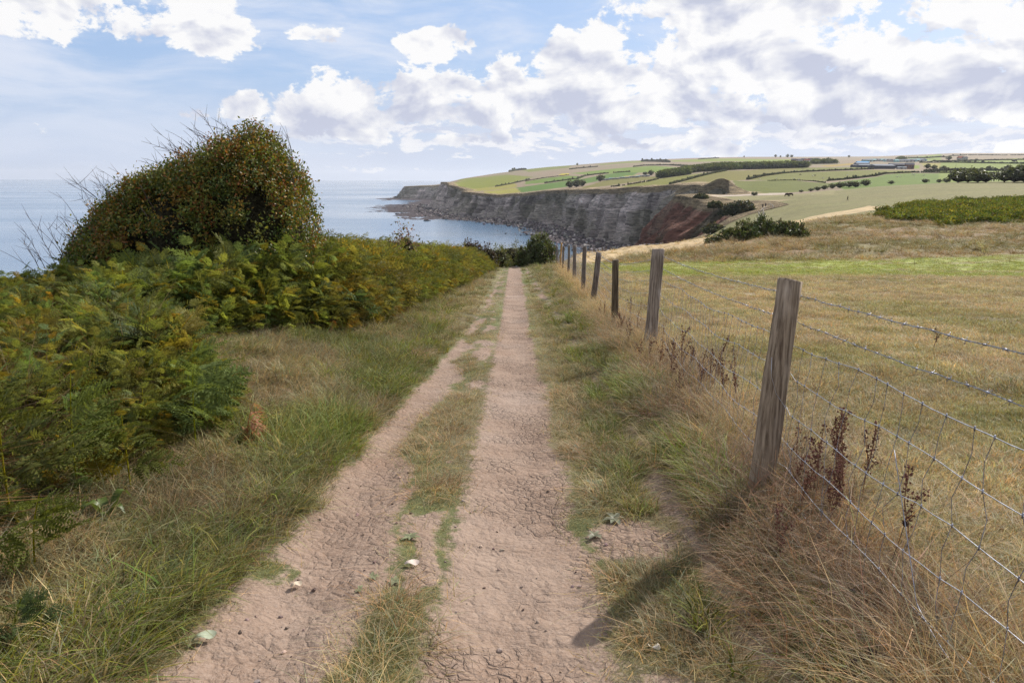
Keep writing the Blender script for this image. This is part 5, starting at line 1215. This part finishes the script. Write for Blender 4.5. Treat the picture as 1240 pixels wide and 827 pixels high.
# ------------------------------------------------------------------ hedges, trees and woods of the far farmland
m, g = new_mat('distant_foliage'); q = g.noise(g.pos, .8, 5, .7); q2 = g.noise(g.pos, .05, 3, .5)
finish(g, g.mix(q2.ss(.35, .65), g.mix(q.ss(.3, .7), (.022, .030, .016), (.07, .085, .035)), g.mix(q.ss(.3, .7), (.04, .036, .022), (.11, .095, .045))), .95, g.bump(q, 1.0, .8), spec=.05); M_HEDGE = m
def hedge(label, P, h, w, seed, cat='hedge', gap=0.0, group='field hedges'):
    rg = np.random.RandomState(seed); W_ = []
    for (a, b) in zip(P[:-1], P[1:]):
        n_ = max(2, int(abs(b[0] - a[0]) / 3))
        for t in np.linspace(0, 1, n_, endpoint=False): W_.append(hit(a[0] + (b[0] - a[0]) * t, a[1] + (b[1] - a[1]) * t, 300))
    W_.append(hit(P[-1][0], P[-1][1], 300)); W_ = np.array(W_); s = np.concatenate([[0], np.cumsum(np.hypot(*np.diff(W_[:, :2], axis=0).T))]); L = s[-1]; step = max(w * .8, L / 260); mb = MB(); q = 0
    while q < L:
        if rg.rand() > gap:
            x = np.interp(q, s, W_[:, 0]) + rg.randn() * .3; y = np.interp(q, s, W_[:, 1]); hh = h * rg.uniform(.7, 1.35) * (1.7 if rg.rand() < .06 else 1)
            mb.blob((x, y, float(land(x, y)) + hh * .4), (step * .75, w, hh * .62), rg.randint(9999), .3, 6)
        q += step
    if mb.n: tag(mb.build('hedge', M_HEDGE, None, True), label, cat, group)
HG = [([(905, 218), (925, 213.5), (950, 210), (979, 208.2), (1030, 206.2), (1058, 205.2)], 2.4, 2.2, 'long dark wall of hedge curving up the middle of the green farmland'),
      ([(1002, 219.5), (1021, 218), (1040, 216), (1060, 213.6), (1072, 210.8)], 2.2, 2.0, 'dark hedge rising along the left of the bright green sheep field'),
      ([(1072, 210.8), (1104, 209.3), (1140, 209.6), (1179, 210), (1212, 210.6)], 2.0, 2.0, 'hedge along the top of the bright green sheep field'),
      ([(1120, 208), (1160, 206.8), (1200, 207.2), (1245, 207)], 3.4, 3.2, 'tall bushy hedge below the wheat coloured field'),
      ([(1114, 197.4), (1150, 197.2), (1200, 198.2), (1245, 198.8)], 3, 4, 'dark hedge along the top of the wheat coloured field'), ([(1130, 195.6), (1170, 195.4), (1215, 194.2), (1245, 193.8)], 3, 5, 'hedge below the far bright hill'),
      ([(740, 226.8), (760, 224.3), (785, 220.2), (797, 217.2)], 2, 2, 'broken hedge across the cliff top field', .35), ([(811, 223.6), (830, 219), (846, 214.5), (862, 210.6), (880, 207)], 2.6, 2.4, 'hedge climbing between the two olive fields'),
      ([(660, 222.2), (680, 219.3), (700, 216.8), (708, 213.5), (722, 211.5), (737, 210.2)], 3.2, 3.2, 'dark hedge zigzagging between the green fields left of the caravans'),
      ([(636, 219.8), (660, 215.6), (689, 212.2)], 1.8, 2.5, 'thin hedge above the small left green field'), ([(600, 226.4), (620, 222.8), (634, 219.5), (641, 217.6)], 2.6, 3, 'ragged hedge along the edge of the pale cliff top field'),
      ([(743, 209.6), (760, 208.4), (763, 208.5)], 2.6, 3, 'short hedge on the upper green field'), ([(767, 202.4), (780, 200.8), (810, 200.4), (833, 201.6)], 3.2, 3.6, 'hedge along the top of the upper green field'),
      ([(690, 205.4), (700, 204.3), (712, 203.2), (724, 202.2)], 4, 5, 'dark thicket on the stubble upland'), ([(777, 195.9), (795, 196.1), (811, 196.8)], 8, 8, 'dark plantation on the skyline'),
      ([(617, 208.4), (628, 206.4), (637, 205.6)], 8, 10, 'dark wood on the left skyline'), ([(866, 199.6), (900, 199.4), (940, 198.6)], 2.5, 4, 'hedge on the stubble above the wood', .25),
      ([(846, 193.3), (870, 191.8)], 4, 6, 'thin dark hedge just under the skyline', .2), ([(1100, 191.6), (1120, 191.9), (1138, 190.6), (1150, 191)], 3.5, 5, 'hedge across the far bright hill', .3),
      ([(1150, 189.2), (1180, 188.0), (1215, 188.4), (1245, 188)], 3, 5, 'upper hedge on the far bright hill', .35), ([(930, 219.2), (960, 218.4), (985, 219.8), (1000, 221.8)], .9, .9, 'low stone wall line along the top of the olive field', .1)]
for i, hgd in enumerate(HG): hedge(hgd[3], hgd[0], hgd[1], hgd[2], 1100 + i, gap=(hgd[4] if len(hgd) > 4 else 0))
TP = [(.9, 1, .75), (1.2, 1.15, .8), (.65, .75, .55), (.8, .8, .6)]
def tree_parts(seed, link=False):
    rg = np.random.RandomState(seed); D_, rr_ = surf_pts(None, 60, seed, .3); lob = 1 + .25 * np.sin(3 * np.arctan2(D_[:, 1], D_[:, 0]) + seed) * np.sin(3 * D_[:, 2])
    cen = D_ * (rr_ * lob)[:, None] * np.array([.55, .55, .48]) + np.array([0, 0, .42]); return leaves(cen, 9, .07, .10, seed, [(.06, .07, .03), (.075, .09, .035), (.11, .12, .045), (.05, .06, .028)])
def make_tree(label, cat, loc, s, seed, group, squash=1.0):
    t = thing('tree', label, cat, loc, 0, group); V, F_, C = tree_parts(seed); me = mesh('crown', V, F_, M_LEAF); cattr(me, 'Col', C); obj('crown', me, t)
    MB().tube([(0, 0, -.1), (.01, 0, .3), (.0, .02, .6)], [.045, .035, .02], 6, (.1, .08, .06)).build('trunk', M_BARK, t, True)
    mb = MB().blob((0, 0, .40), (.40, .40, .34), seed, .2, 8); mb.build('shade_core', M_CORE, t, True)  # dark core stands in for the shade within the crown
    t.scale = (s, s, s * squash); return t
def dup(r0, loc, scale, label, rz):
    r = r0.copy(); COL.objects.link(r); r.location = loc; r.scale = scale; r.rotation_euler = (0, 0, rz); r['label'] = label
    for ch in r0.children: c_ = ch.copy(); COL.objects.link(c_); c_.parent = r
    return r
TR = [(1048, 225.2, 7.5, 1.3, 'rounded tree by the foot of the sheep field'), (1079, 223.2, 4.5, 1.6, 'low rounded tree on the brow of the pasture'), (1120, 221.6, 5, 1.5, 'dark rounded tree on the brow left of the broad pair'), (1137, 221.5, 4.5, 1.2, 'small tree beside the dark one on the brow'),
      (1146, 221.5, 6, 1.3, 'tree on the brow left of the broad clump'), (1160, 221.4, 9.5, 1.25, 'left crown of the broad dark clump on the brow'), (1172, 221.4, 10.5, 1.2, 'tall middle crown of the broad dark clump'), (1184, 221.4, 9, 1.25, 'brownish right crown of the broad clump'),
      (1194, 221.3, 7, 1.2, 'last small crown right of the broad clump'), (1216, 221, 9, 1.2, 'left tree of the dark group by the right edge'), (1228, 221, 11, 1.2, 'tall tree of the dark group by the right edge'), (1240, 221, 12, 1.2, 'tree cut by the right edge of the view'),
      (1008, 228.6, 6, 1.2, 'bushy tree in the hollow below the sheep field'), (1017, 228, 7, 1.3, 'larger bushy tree in the hollow'), (1028, 227.2, 8, 1.3, 'broad pale tree in the hollow'), (1036, 227, 7, 1.3, 'right tree of the hollow'),
      (998, 229.8, 5, 1.3, 'dark bush in the middle of the hollow row'), (990, 231, 4.5, 1.4, 'dark bush left of the middle in the hollow row'), (982, 232, 3.6, 1.4, 'small bush toward the left of the hollow row'), (970, 233.2, 3, 1.4, 'lone small bush at the left end of the hollow row'),
      (690, 227.5, 14, 1, 'left tree of the clump at the cliff edge fields'), (698, 227, 15, 1, 'middle tree of the clump at the cliff edge fields'), (705, 226, 13, 1, 'right tree of the clump at the cliff edge fields'), (727, 220, 15, 1, 'round tree standing left of the caravans'),
      (781, 212.6, 9, 1, 'small tree above the caravans'), (788, 212.6, 12, 1, 'tree at the right end of the caravans'), (1123, 204.6, 9, 1, 'dark tree right of the farm'), (1131, 205, 7, 1.2, 'second tree right of the farm'), (1142, 206, 7, 1.3, 'third bushy tree right of the farm'), (1165, 207, 6, 1.3, 'bushy tree in the tall hedge'),
      (1198, 207, 8, 1.1, 'taller tree in the tall hedge'), (1220, 206.5, 9, 1.2, 'tall tree in the hedge near the right edge'), (1236, 206, 9, 1.3, 'tree in the hedge at the right edge'), (1149, 194.2, 12, 1.2, 'lone dark tree before the far bright hill'), (1228, 196.5, 8, 1.3, 'small dark tree on the far wheat strip'),
      (1003, 196.5, 14, .9, 'tree on the upland left of the farm'), (939, 190.6, 17, .8, 'wind bent tree on the skyline'), (945, 191, 12, .7, 'low skyline tree right of the wind bent one'), (953.5, 191, 19, .8, 'skyline tree in the middle of three'), (958.5, 191, 17, .8, 'skyline tree at the right of three'),
      (1028, 191, 12, .9, 'single tree on the middle skyline'), (699, 200.6, 14, .8, 'dark tree on the left upland skyline'), (806, 194.8, 10, .9, 'tree over the plantation on the skyline'), (901, 190.6, 9, .9, 'small tree on the skyline left of the three'), (913, 237.2, 3, 1.3, 'bush on the edge of the cliff top path')]
protos = {}
for i, (px, py, s, sq, lb) in enumerate(TR):
    p = hit(px, py, 200); s = s * (.72 if i < 20 else .9)
    kd = i % 5
    if kd not in protos: protos[kd] = make_tree(lb, 'tree', p, s, 1200 + kd, 'trees among the far fields'); protos[kd].scale = (s * sq, s * sq, s)
    else: dup(protos[kd], p, (s * sq, s * sq, s), lb, i * 1.3)
# the belt of woodland across the middle of the farmland
tc_ = coll('wood_tree', [proto('t', *(lambda r: (r[0], np.concatenate([r[1][:, :3], r[1][:, [0, 2, 3]]]), r[2] * 16))(tree_parts(1300 + i)), M_FERN) for i in range(4)])
rg = np.random.RandomState(1310); WX = []
for a, b, n_ in [((799, 216.0), (832, 211.6), 90), ((800, 214), (860, 206.5), 200), ((826, 208.5), (870, 203.8), 150), ((860, 207.5), (900, 204.6), 190), ((870, 203.5), (963, 202.0), 260), ((900, 205.2), (975, 203.0), 200), ((985, 198.6), (1012, 198.2), 40), ((1086, 193.6), (1096, 194.2), 8)]:
    for _ in range(n_):
        t = rg.rand(); p = hit(a[0] + (b[0] - a[0]) * t, a[1] + (b[1] - a[1]) * t + rg.uniform(-.35, .35), 400, 8000, 500); WX.append(p)
WX = np.array(WX); n = len(WX); s_ = rg.uniform(8, 14, n)
scatter('woodland', 'belt of dark woodland crossing the middle of the far farmland', 'wood', WX[:, 0], WX[:, 1], WX[:, 2] - 1.5, srot(rg, n, .03), np.stack([s_ * 1.2, s_ * 1.2, s_], 1), jit(mixc((.05, .055, .045), (.07, .075, .06), rg.rand(n)), rg, .2), tc_, 4)

# ------------------------------------------------------------------ farm, houses, caravans
def flat_mat(name, c, rough=.7, spec=.3, ns=.6):
    m, g = new_mat(name); q = g.noise(g.pos, ns, 4, .6); finish(g, g.mix(1.0, c, g.comb(q * .5 + .75, q * .5 + .75, q * .5 + .75), 'MULTIPLY'), max(rough, .85) if name != 'window_glass' else rough, spec=.08); return m
M_RG, M_RD, M_RR = flat_mat('pale_roof_sheet', (.19, .21, .24)), flat_mat('dark_slate', (.10, .10, .12)), flat_mat('red_tile', (.30, .10, .06)); M_WW, M_WB, M_WD = flat_mat('white_render', (.36, .35, .33)), flat_mat('brick_wall', (.20, .11, .08)), flat_mat('dark_boarding', (.07, .07, .08))
M_GL = flat_mat('window_glass', (.03, .04, .06), .1, .6); M_BL = flat_mat('blue_sheet', (.10, .28, .5)); M_TEAL = flat_mat('teal_sheet', (.25, .42, .42))
def building(label, px, py, w, dp, h, rh, wall, roof, rz=0.0, nwin=3, name='farm_building', cat='building', group=None, over=.4):
    p = hit(px, py, 300); t = thing(name, label, cat, p, rz, group)
    MB().box(-w / 2, w / 2, -dp / 2, dp / 2, -1.5, h).build('wall', wall, t); MB().prism(-w / 2, w / 2, -dp / 2, dp / 2, h, h + rh, None, over).build('roof', roof, t)
    for i in range(nwin):
        x = -w / 2 + w * (i + .5) / nwin; MB().box(x - .6, x + .6, -dp / 2 - .06, -dp / 2 + .02, h * .45, h * .8).build('window', M_GL, t)
    MB().box(w * .18, w * .18 + min(4, w * .12), -dp / 2 - .08, -dp / 2 + .02, -.2, h * .75).build('door', M_WD, t)
building('long farm barn with pale grey sheet roof and open dark front', 1067, 204.6, 34, 20, 4.6, 2.6, M_WD, M_RG, .12, 5)
building('low white walled dairy shed at the left end of the farm barn', 1058, 204.4, 12, 9, 4.0, 1.6, M_WW, M_RG, .1, 2)
building('dark roofed barn behind the pale farm barn', 1086, 203.8, 26, 14, 5.2, 3.0, M_WD, M_RD, -.1, 4)
building('red brown brick farmhouse at the right end of the farm', 1101, 204.8, 12, 10, 6.5, 3.2, M_WB, M_RD, -.3, 3, cat='house', name='farmhouse')
building('white garage between the farm barns and the brick farmhouse', 1089, 205, 8, 6, 2.8, 1.2, M_WW, M_RG, 0, 1); building('second white shed in front of the brick farmhouse', 1094.5, 205.1, 6, 6, 2.8, 1.2, M_WW, M_RG, 0, 1)
building('dark low shed left of the farm', 1046, 203.0, 22, 12, 3.6, 2.0, M_WD, M_RG, .05, 4); building('long low shed farthest left of the farm', 1037, 202.6, 18, 10, 3.2, 1.8, M_WD, M_RD, .1, 3)
building('dark barn with pale roof behind the low sheds', 1043, 201, 26, 12, 4, 2.4, M_WD, M_RG, .05, 3); building('blue roofed shed on the upland left of the farm', 1044, 199.3, 26, 14, 4, 2.4, M_WD, M_BL, .05, 3)
rg = np.random.RandomState(1400)
hs = [(968, 197.0, 'white'), (973, 196.2, 'slate'), (977, 197, 'red'), (981, 196, 'white'), (984, 195.8, 'slate'), (989, 195.6, 'white'), (961, 196.6, 'slate')]
for i, (px, py, k) in enumerate(hs): building('far upland house with %s, %s in its row left of the farm' % ({'white': 'white walls', 'slate': 'dark roof', 'red': 'red roof'}[k], ['first', 'second', 'third', 'fourth', 'fifth', 'sixth', 'seventh'][[6, 0, 1, 2, 3, 4, 5].index(i) if i < 7 else 0]), px, py, 14, 10, 6, 4, M_WW if k != 'slate' else M_WB, {'white': M_RD, 'slate': M_RD, 'red': M_RR}[k], rg.randn() * .3, 3, 'house', 'house', 'houses on the upland')
building('red roofed house below the far bright hill', 1163, 194.2, 16, 11, 6, 5, M_WW, M_RR, .1, 3, 'house', 'house'); building('slate roofed house beside the red roofed one below the hill', 1168, 194.3, 12, 10, 6, 4, M_WW, M_RD, -.1, 2, 'house', 'house')
for i in range(16):
    px = 1050 + i * 4.4; py = 196.2 - .6 * math.sin(i * .5) - i * .02
    building('pale long roof on the hazy plain behind the farm, %s' % ['over its left end', 'over the low sheds', 'over the barn gable', 'left of the barn ridge', 'above the barn ridge', 'right of the barn ridge', 'over the dark barn', 'above the garage', 'over the farmhouse', 'right of the farmhouse', 'above the green corner', 'left of the dark trees', 'over the first dark tree', 'over the second tree', 'above the wheat corner', 'before the far hill'][i],
             px, py, 26, 12, 4, 3, M_WW if i % 3 else M_TEAL, [M_RG, M_TEAL, M_RG, M_RD][i % 4], rg.randn() * .15, 3, 'glasshouse' if i % 3 == 0 else 'shed', 'building', 'pale roofs behind the farm')
def caravan(label, px, py, i):
    p = hit(px, py, 300); t = thing('caravan', label, 'caravan', p, .15 * math.sin(i * 2), 'static caravans on the cliff top park'); col = [M_WW, M_RG, M_TEAL, M_WW][i % 4]
    MB().box(-4.5, 4.5, -1.6, 1.6, .5, 3.0).build('body', M_WW, t); MB().prism(-4.5, 4.5, -1.6, 1.6, 3.0, 3.7, None, .2).build('roof', col, t)
    for x in (-3, -.6, 2.4): MB().box(x - .6, x + .6, -1.66, -1.58, 1.5, 2.5).build('window', M_GL, t)
    MB().box(-4.2, 4.2, -1.5, 1.5, -.8, .5).build('skirt', M_WD, t)
cl_ = ['at the far left by the round tree', 'second from the left', 'third, with a grey roof', 'fourth from the left', 'fifth from the left', 'sixth, just left of the yellow field', 'seventh from the left', 'in the middle of the row', 'just right of the middle', 'fifth from the right', 'fourth from the right', 'third from the right', 'second from the right', 'at the far right by the tree']
for i in range(14): caravan('pale static caravan ' + cl_[i], 732 + i * 4.0, 218.6 - i * .36 + .25 * math.sin(i * 2.1), i)

# ------------------------------------------------------------------ animals and walkers
M_WOOL, M_FACE, M_HIDE = flat_mat('fleece', (.62, .58, .50), .95, .1, 8), flat_mat('dark_face', (.04, .035, .03)), flat_mat('cow_hide', (.035, .025, .022), .6, .3, 2)
def skinned(name, J, E, Rd, mat, parent=None, lv=1):
    me = bpy.data.meshes.new(name); me.from_pydata([tuple(j) for j in J], E, []); me.materials.append(mat); o = obj(name, me, parent); s = o.modifiers.new('skin', 'SKIN'); s.use_smooth_shade = True
    for v, r in zip(me.skin_vertices[0].data, Rd): v.radius = (r, r) if not isinstance(r, tuple) else r
    me.skin_vertices[0].data[0].use_root = True; q = o.modifiers.new('sub', 'SUBSURF'); q.levels = q.render_levels = lv; return o
def beast(label, cat, loc, rz, s, body, face, graze, group, long=1.0, bulk=1.0):
    t = thing(cat, label, cat, loc, rz, group)
    hd = (.78, 0, .12) if graze else (.86, 0, .80); nk = (.60, 0, .48) if graze else (.66, 0, .68)
    J = [(0, 0, .60), (-.22, 0, .61), (-.46, 0, .60), (.22, 0, .60), (.44, 0, .60), nk, hd, (-.58, 0, .5), (-.60, 0, .28)]
    E = [(0, 1), (1, 2), (0, 3), (3, 4), (4, 5), (5, 6), (2, 7), (7, 8)]; Rd = [.215 * bulk, .21 * bulk, .15 * bulk, .20 * bulk, .15 * bulk, .085, .07, .025, .02]
    for sx, par in ((.40, 4), (-.42, 2)):
        for sy in (-1, 1):
            k = len(J); kx = -.06 if sx < 0 else .02
            J += [(sx, sy * .09, .40), (sx + kx, sy * .09, .22), (sx + (.0 if sx < 0 else 0), sy * .09, .0)]; Rd += [.055, .035, .03]; E += [(par, k), (k, k + 1), (k + 1, k + 2)]
    skinned('body', J, E, Rd, body, t); MB().blob((hd[0] + .06, 0, hd[2] - .02), (.11, .06, .07), 3, .1, 8).build('face', face, t, True)
    for sy in (-1, 1): MB().blob((hd[0] - .02, sy * .09, hd[2] + .05), (.03, .05, .02), 4, .05, 6).build('ear', face, t, True)
    t.scale = (s * long, s, s); return t
SHP = [(940, 217.4, 'above the olive field, left of two together'), (961.5, 217.3, 'above the olive field, left of a close pair'), (967.5, 218.0, 'above the olive field, right of a close pair'), (971.5, 205.3, 'under the woodland edge'), (988, 205.2, 'under the woodland edge, to the right'), (996.5, 216.8, 'alone in the middle pasture'),
       (1017, 221.4, 'at the left corner of the bright sheep field'), (1032.5, 221.9, 'near the trees of the bright sheep field'), (1039.5, 222.2, 'right beside the trees of the bright sheep field'), (1086.5, 215.2, 'in the middle of the bright sheep field'), (1090, 215.0, 'beside the one in the middle of the bright sheep field'),
       (1105, 212.3, 'standing below the top hedge'), (1107, 213.0, 'lying just below the top hedge'), (1119, 213.2, 'right of the top hedge pair'), (984, 213.6, 'by the black cow in the middle pasture'), (920, 217.9, 'near the cliff end of the middle pasture'), (1026, 213.0, 'high in the middle pasture')]
for i, (px, py, w_) in enumerate(SHP): beast('white sheep grazing ' + w_, 'sheep', hit(px, py, 300), i * 1.7, 1.75 + (.4 if i in (11,) else 0), M_WOOL, M_FACE, i % 3 > 0, 'sheep in the far pastures', 1.0, 1.2)
for i, (px, py, w_) in enumerate([(952.5, 238.2, 'dark brown cow on the left of a pair beside the cliff path field'), (957.5, 237.9, 'dark brown cow on the right of a pair beside the cliff path field'), (969, 212.4, 'black cow alone in the upper middle pasture'), (987, 213.4, 'black cow beside a sheep in the middle pasture')]):
    beast(w_, 'cow', hit(px, py, 300), .3 + i * 2.9, 1.9, M_HIDE, M_HIDE, i % 2 == 0, 'cattle in the far pastures', 1.15, 1.15)
M_SKIN, M_NAVY, M_BLACK, M_REDC, M_HAIR, M_GREY = flat_mat('skin', (.45, .28, .21)), flat_mat('navy_cloth', (.02, .025, .05)), flat_mat('black_cloth', (.018, .018, .02)), flat_mat('red_cloth', (.35, .03, .03)), flat_mat('dark_hair', (.02, .014, .01)), flat_mat('grey_cloth', (.15, .15, .17))
def person(label, loc, rz, top, legs, hat, group=None):
    t = thing('person', label, 'person', loc, rz, group)
    J = [(0, 0, .95), (0, 0, 1.12), (0, .01, 1.32), (0, 0, 1.46), (0, 0, 1.54), (0, .02, 1.64), (0, .02, 1.73),
         (.10, 0, .90), (.11, .14, .50), (.11, .16, .08), (.11, .30, .03), (-.10, 0, .90), (-.11, -.04, .50), (-.11, -.24, .12), (-.11, -.10, .03),
         (.18, 0, 1.40), (.23, -.10, 1.14), (.22, .05, .90), (.22, .09, .82), (-.18, 0, 1.40), (-.23, .08, 1.14), (-.22, .24, .95), (-.22, .29, .88)]
    E = [(0, 1), (1, 2), (2, 3), (3, 4), (4, 5), (5, 6), (0, 7), (7, 8), (8, 9), (9, 10), (0, 11), (11, 12), (12, 13), (13, 14), (3, 15), (15, 16), (16, 17), (17, 18), (3, 19), (19, 20), (20, 21), (21, 22)]
    Rd = [.13, .125, .145, .09, .055, .095, .07, .085, .058, .042, .04, .085, .058, .042, .04, .06, .045, .034, .035, .06, .045, .034, .035]
    skinned('body', J, E, Rd, M_SKIN, t)
    k = [0, 1, 2, 3, 15, 16, 17, 19, 20, 21]; mp = {a: i for i, a in enumerate(k)}
    skinned('jacket', [J[a] for a in k], [(mp[a], mp[b]) for a, b in E if a in mp and b in mp], [Rd[a] * 1.22 + .01 for a in k], top, t)
    k = [0, 7, 8, 9, 11, 12, 13]; mp = {a: i for i, a in enumerate(k)}
    skinned('trousers', [J[a] for a in k], [(mp[a], mp[b]) for a, b in E if a in mp and b in mp], [Rd[a] * 1.2 + .008 for a in k], legs, t)
    for sx, y0, z0 in ((.11, .2, .05), (-.11, -.2, .07)): MB().blob((sx, y0 + .03, z0), (.05, .13, .06), 2, .05, 8).build('boot', M_BLACK, t, True)
    MB().blob((0, 0, 1.70), (.105, .115, .085), 5, .06, 10).build('hat' if hat else 'hair', M_BLACK if hat else M_HAIR, t, True)
    return t
person('walker in dark hat and red collar coming up behind the gorse at the track end', at(643, 66), 3.1, M_REDC, M_NAVY, True)
person('walker in dark clothes on the left of two on the cliff path', hit(923.5, 252.0, 200), 0, M_BLACK, M_NAVY, False, 'walkers on the cliff path')
person('walker in dark clothes on the right of two on the cliff path', hit(927, 251.2, 200), .2, M_NAVY, M_BLACK, False, 'walkers on the cliff path')
person('lone walker in black crossing the pasture hill', hit(1026.3, 243.0, 200), 1.2, M_BLACK, M_BLACK, False)
# timber steps with pale handrails where the cliff path climbs
stl = thing('timber_steps', 'pale timber steps with handrails on the cliff path below the walkers', 'steps', hit(921, 266, 200)); bp0 = np.array(hit(921, 266, 200))
M_PALE = flat_mat('pale_timber', (.46, .41, .35), .85, .1, 3)
for rail in ([(918.5, 260), (920, 264), (921, 268.5)], [(923.5, 256), (925, 261), (927, 267)], [(931, 249.5), (935, 251), (937, 254)], [(921, 258), (924, 255), (929, 253)]):
    q = [np.array(hit(a, b, 200)) - bp0 for a, b in rail]; tops = []
    for a, b in zip(q[:-1], q[1:]):
        for t in (0, .5): p = a + (b - a) * t; MB().box(p[0] - .09, p[0] + .09, p[1] - .09, p[1] + .09, p[2] - .3, p[2] + 1.1).build('rail_post', M_PALE, stl); tops.append(p + np.array([0, 0, 1.05]))
    tops.append(q[-1] + np.array([0, 0, 1.05])); MB().tube(np.array(tops), .07, 4).build('handrail', M_PALE, stl)
for i in range(9):
    a = np.array(hit(920.5 + i * .55, 267.5 - i * 1.2, 200)) - bp0; MB().box(a[0] - .7, a[0] + .7, a[1] - .15, a[1] + .15, a[2] - .1, a[2] + .16).build('step', M_PALE, stl)
# timber pole in the wheat field
pb = hit(1157, 204.8, 300); t = thing('pole', 'thin timber pole standing in the wheat coloured field', 'pole', pb); MB().tube([(0, 0, -.5), (0, 0, 8)], [.16, .11], 6).build('shaft', M_BARK, t, True); MB().box(-.9, .9, -.06, .06, 7.3, 7.5).build('crossarm', M_BARK, t)

# ------------------------------------------------------------------ sea air
hz_ = bpy.data.materials.new('sea_air'); hz_.use_nodes = True; nt = hz_.node_tree; nt.nodes.clear(); v_ = nt.nodes.new('ShaderNodeVolumePrincipled'); v_.inputs['Color'].default_value = (.86, .91, 1, 1); v_.inputs['Density'].default_value = HAZE; v_.inputs['Anisotropy'].default_value = .3
o_ = nt.nodes.new('ShaderNodeOutputMaterial'); nt.links.new(v_.outputs[0], o_.inputs[1])
zt = float(GZ[used].max()) + 25; mb = MB(); mb.box(-26000, 26000, -26000, 26000, SEA - 8.5, zt); hb = mb.build('haze', hz_); tag(hb, kind='stuff')
hb['label'] = 'thin sea air over the whole coast'; hb['category'] = 'haze'
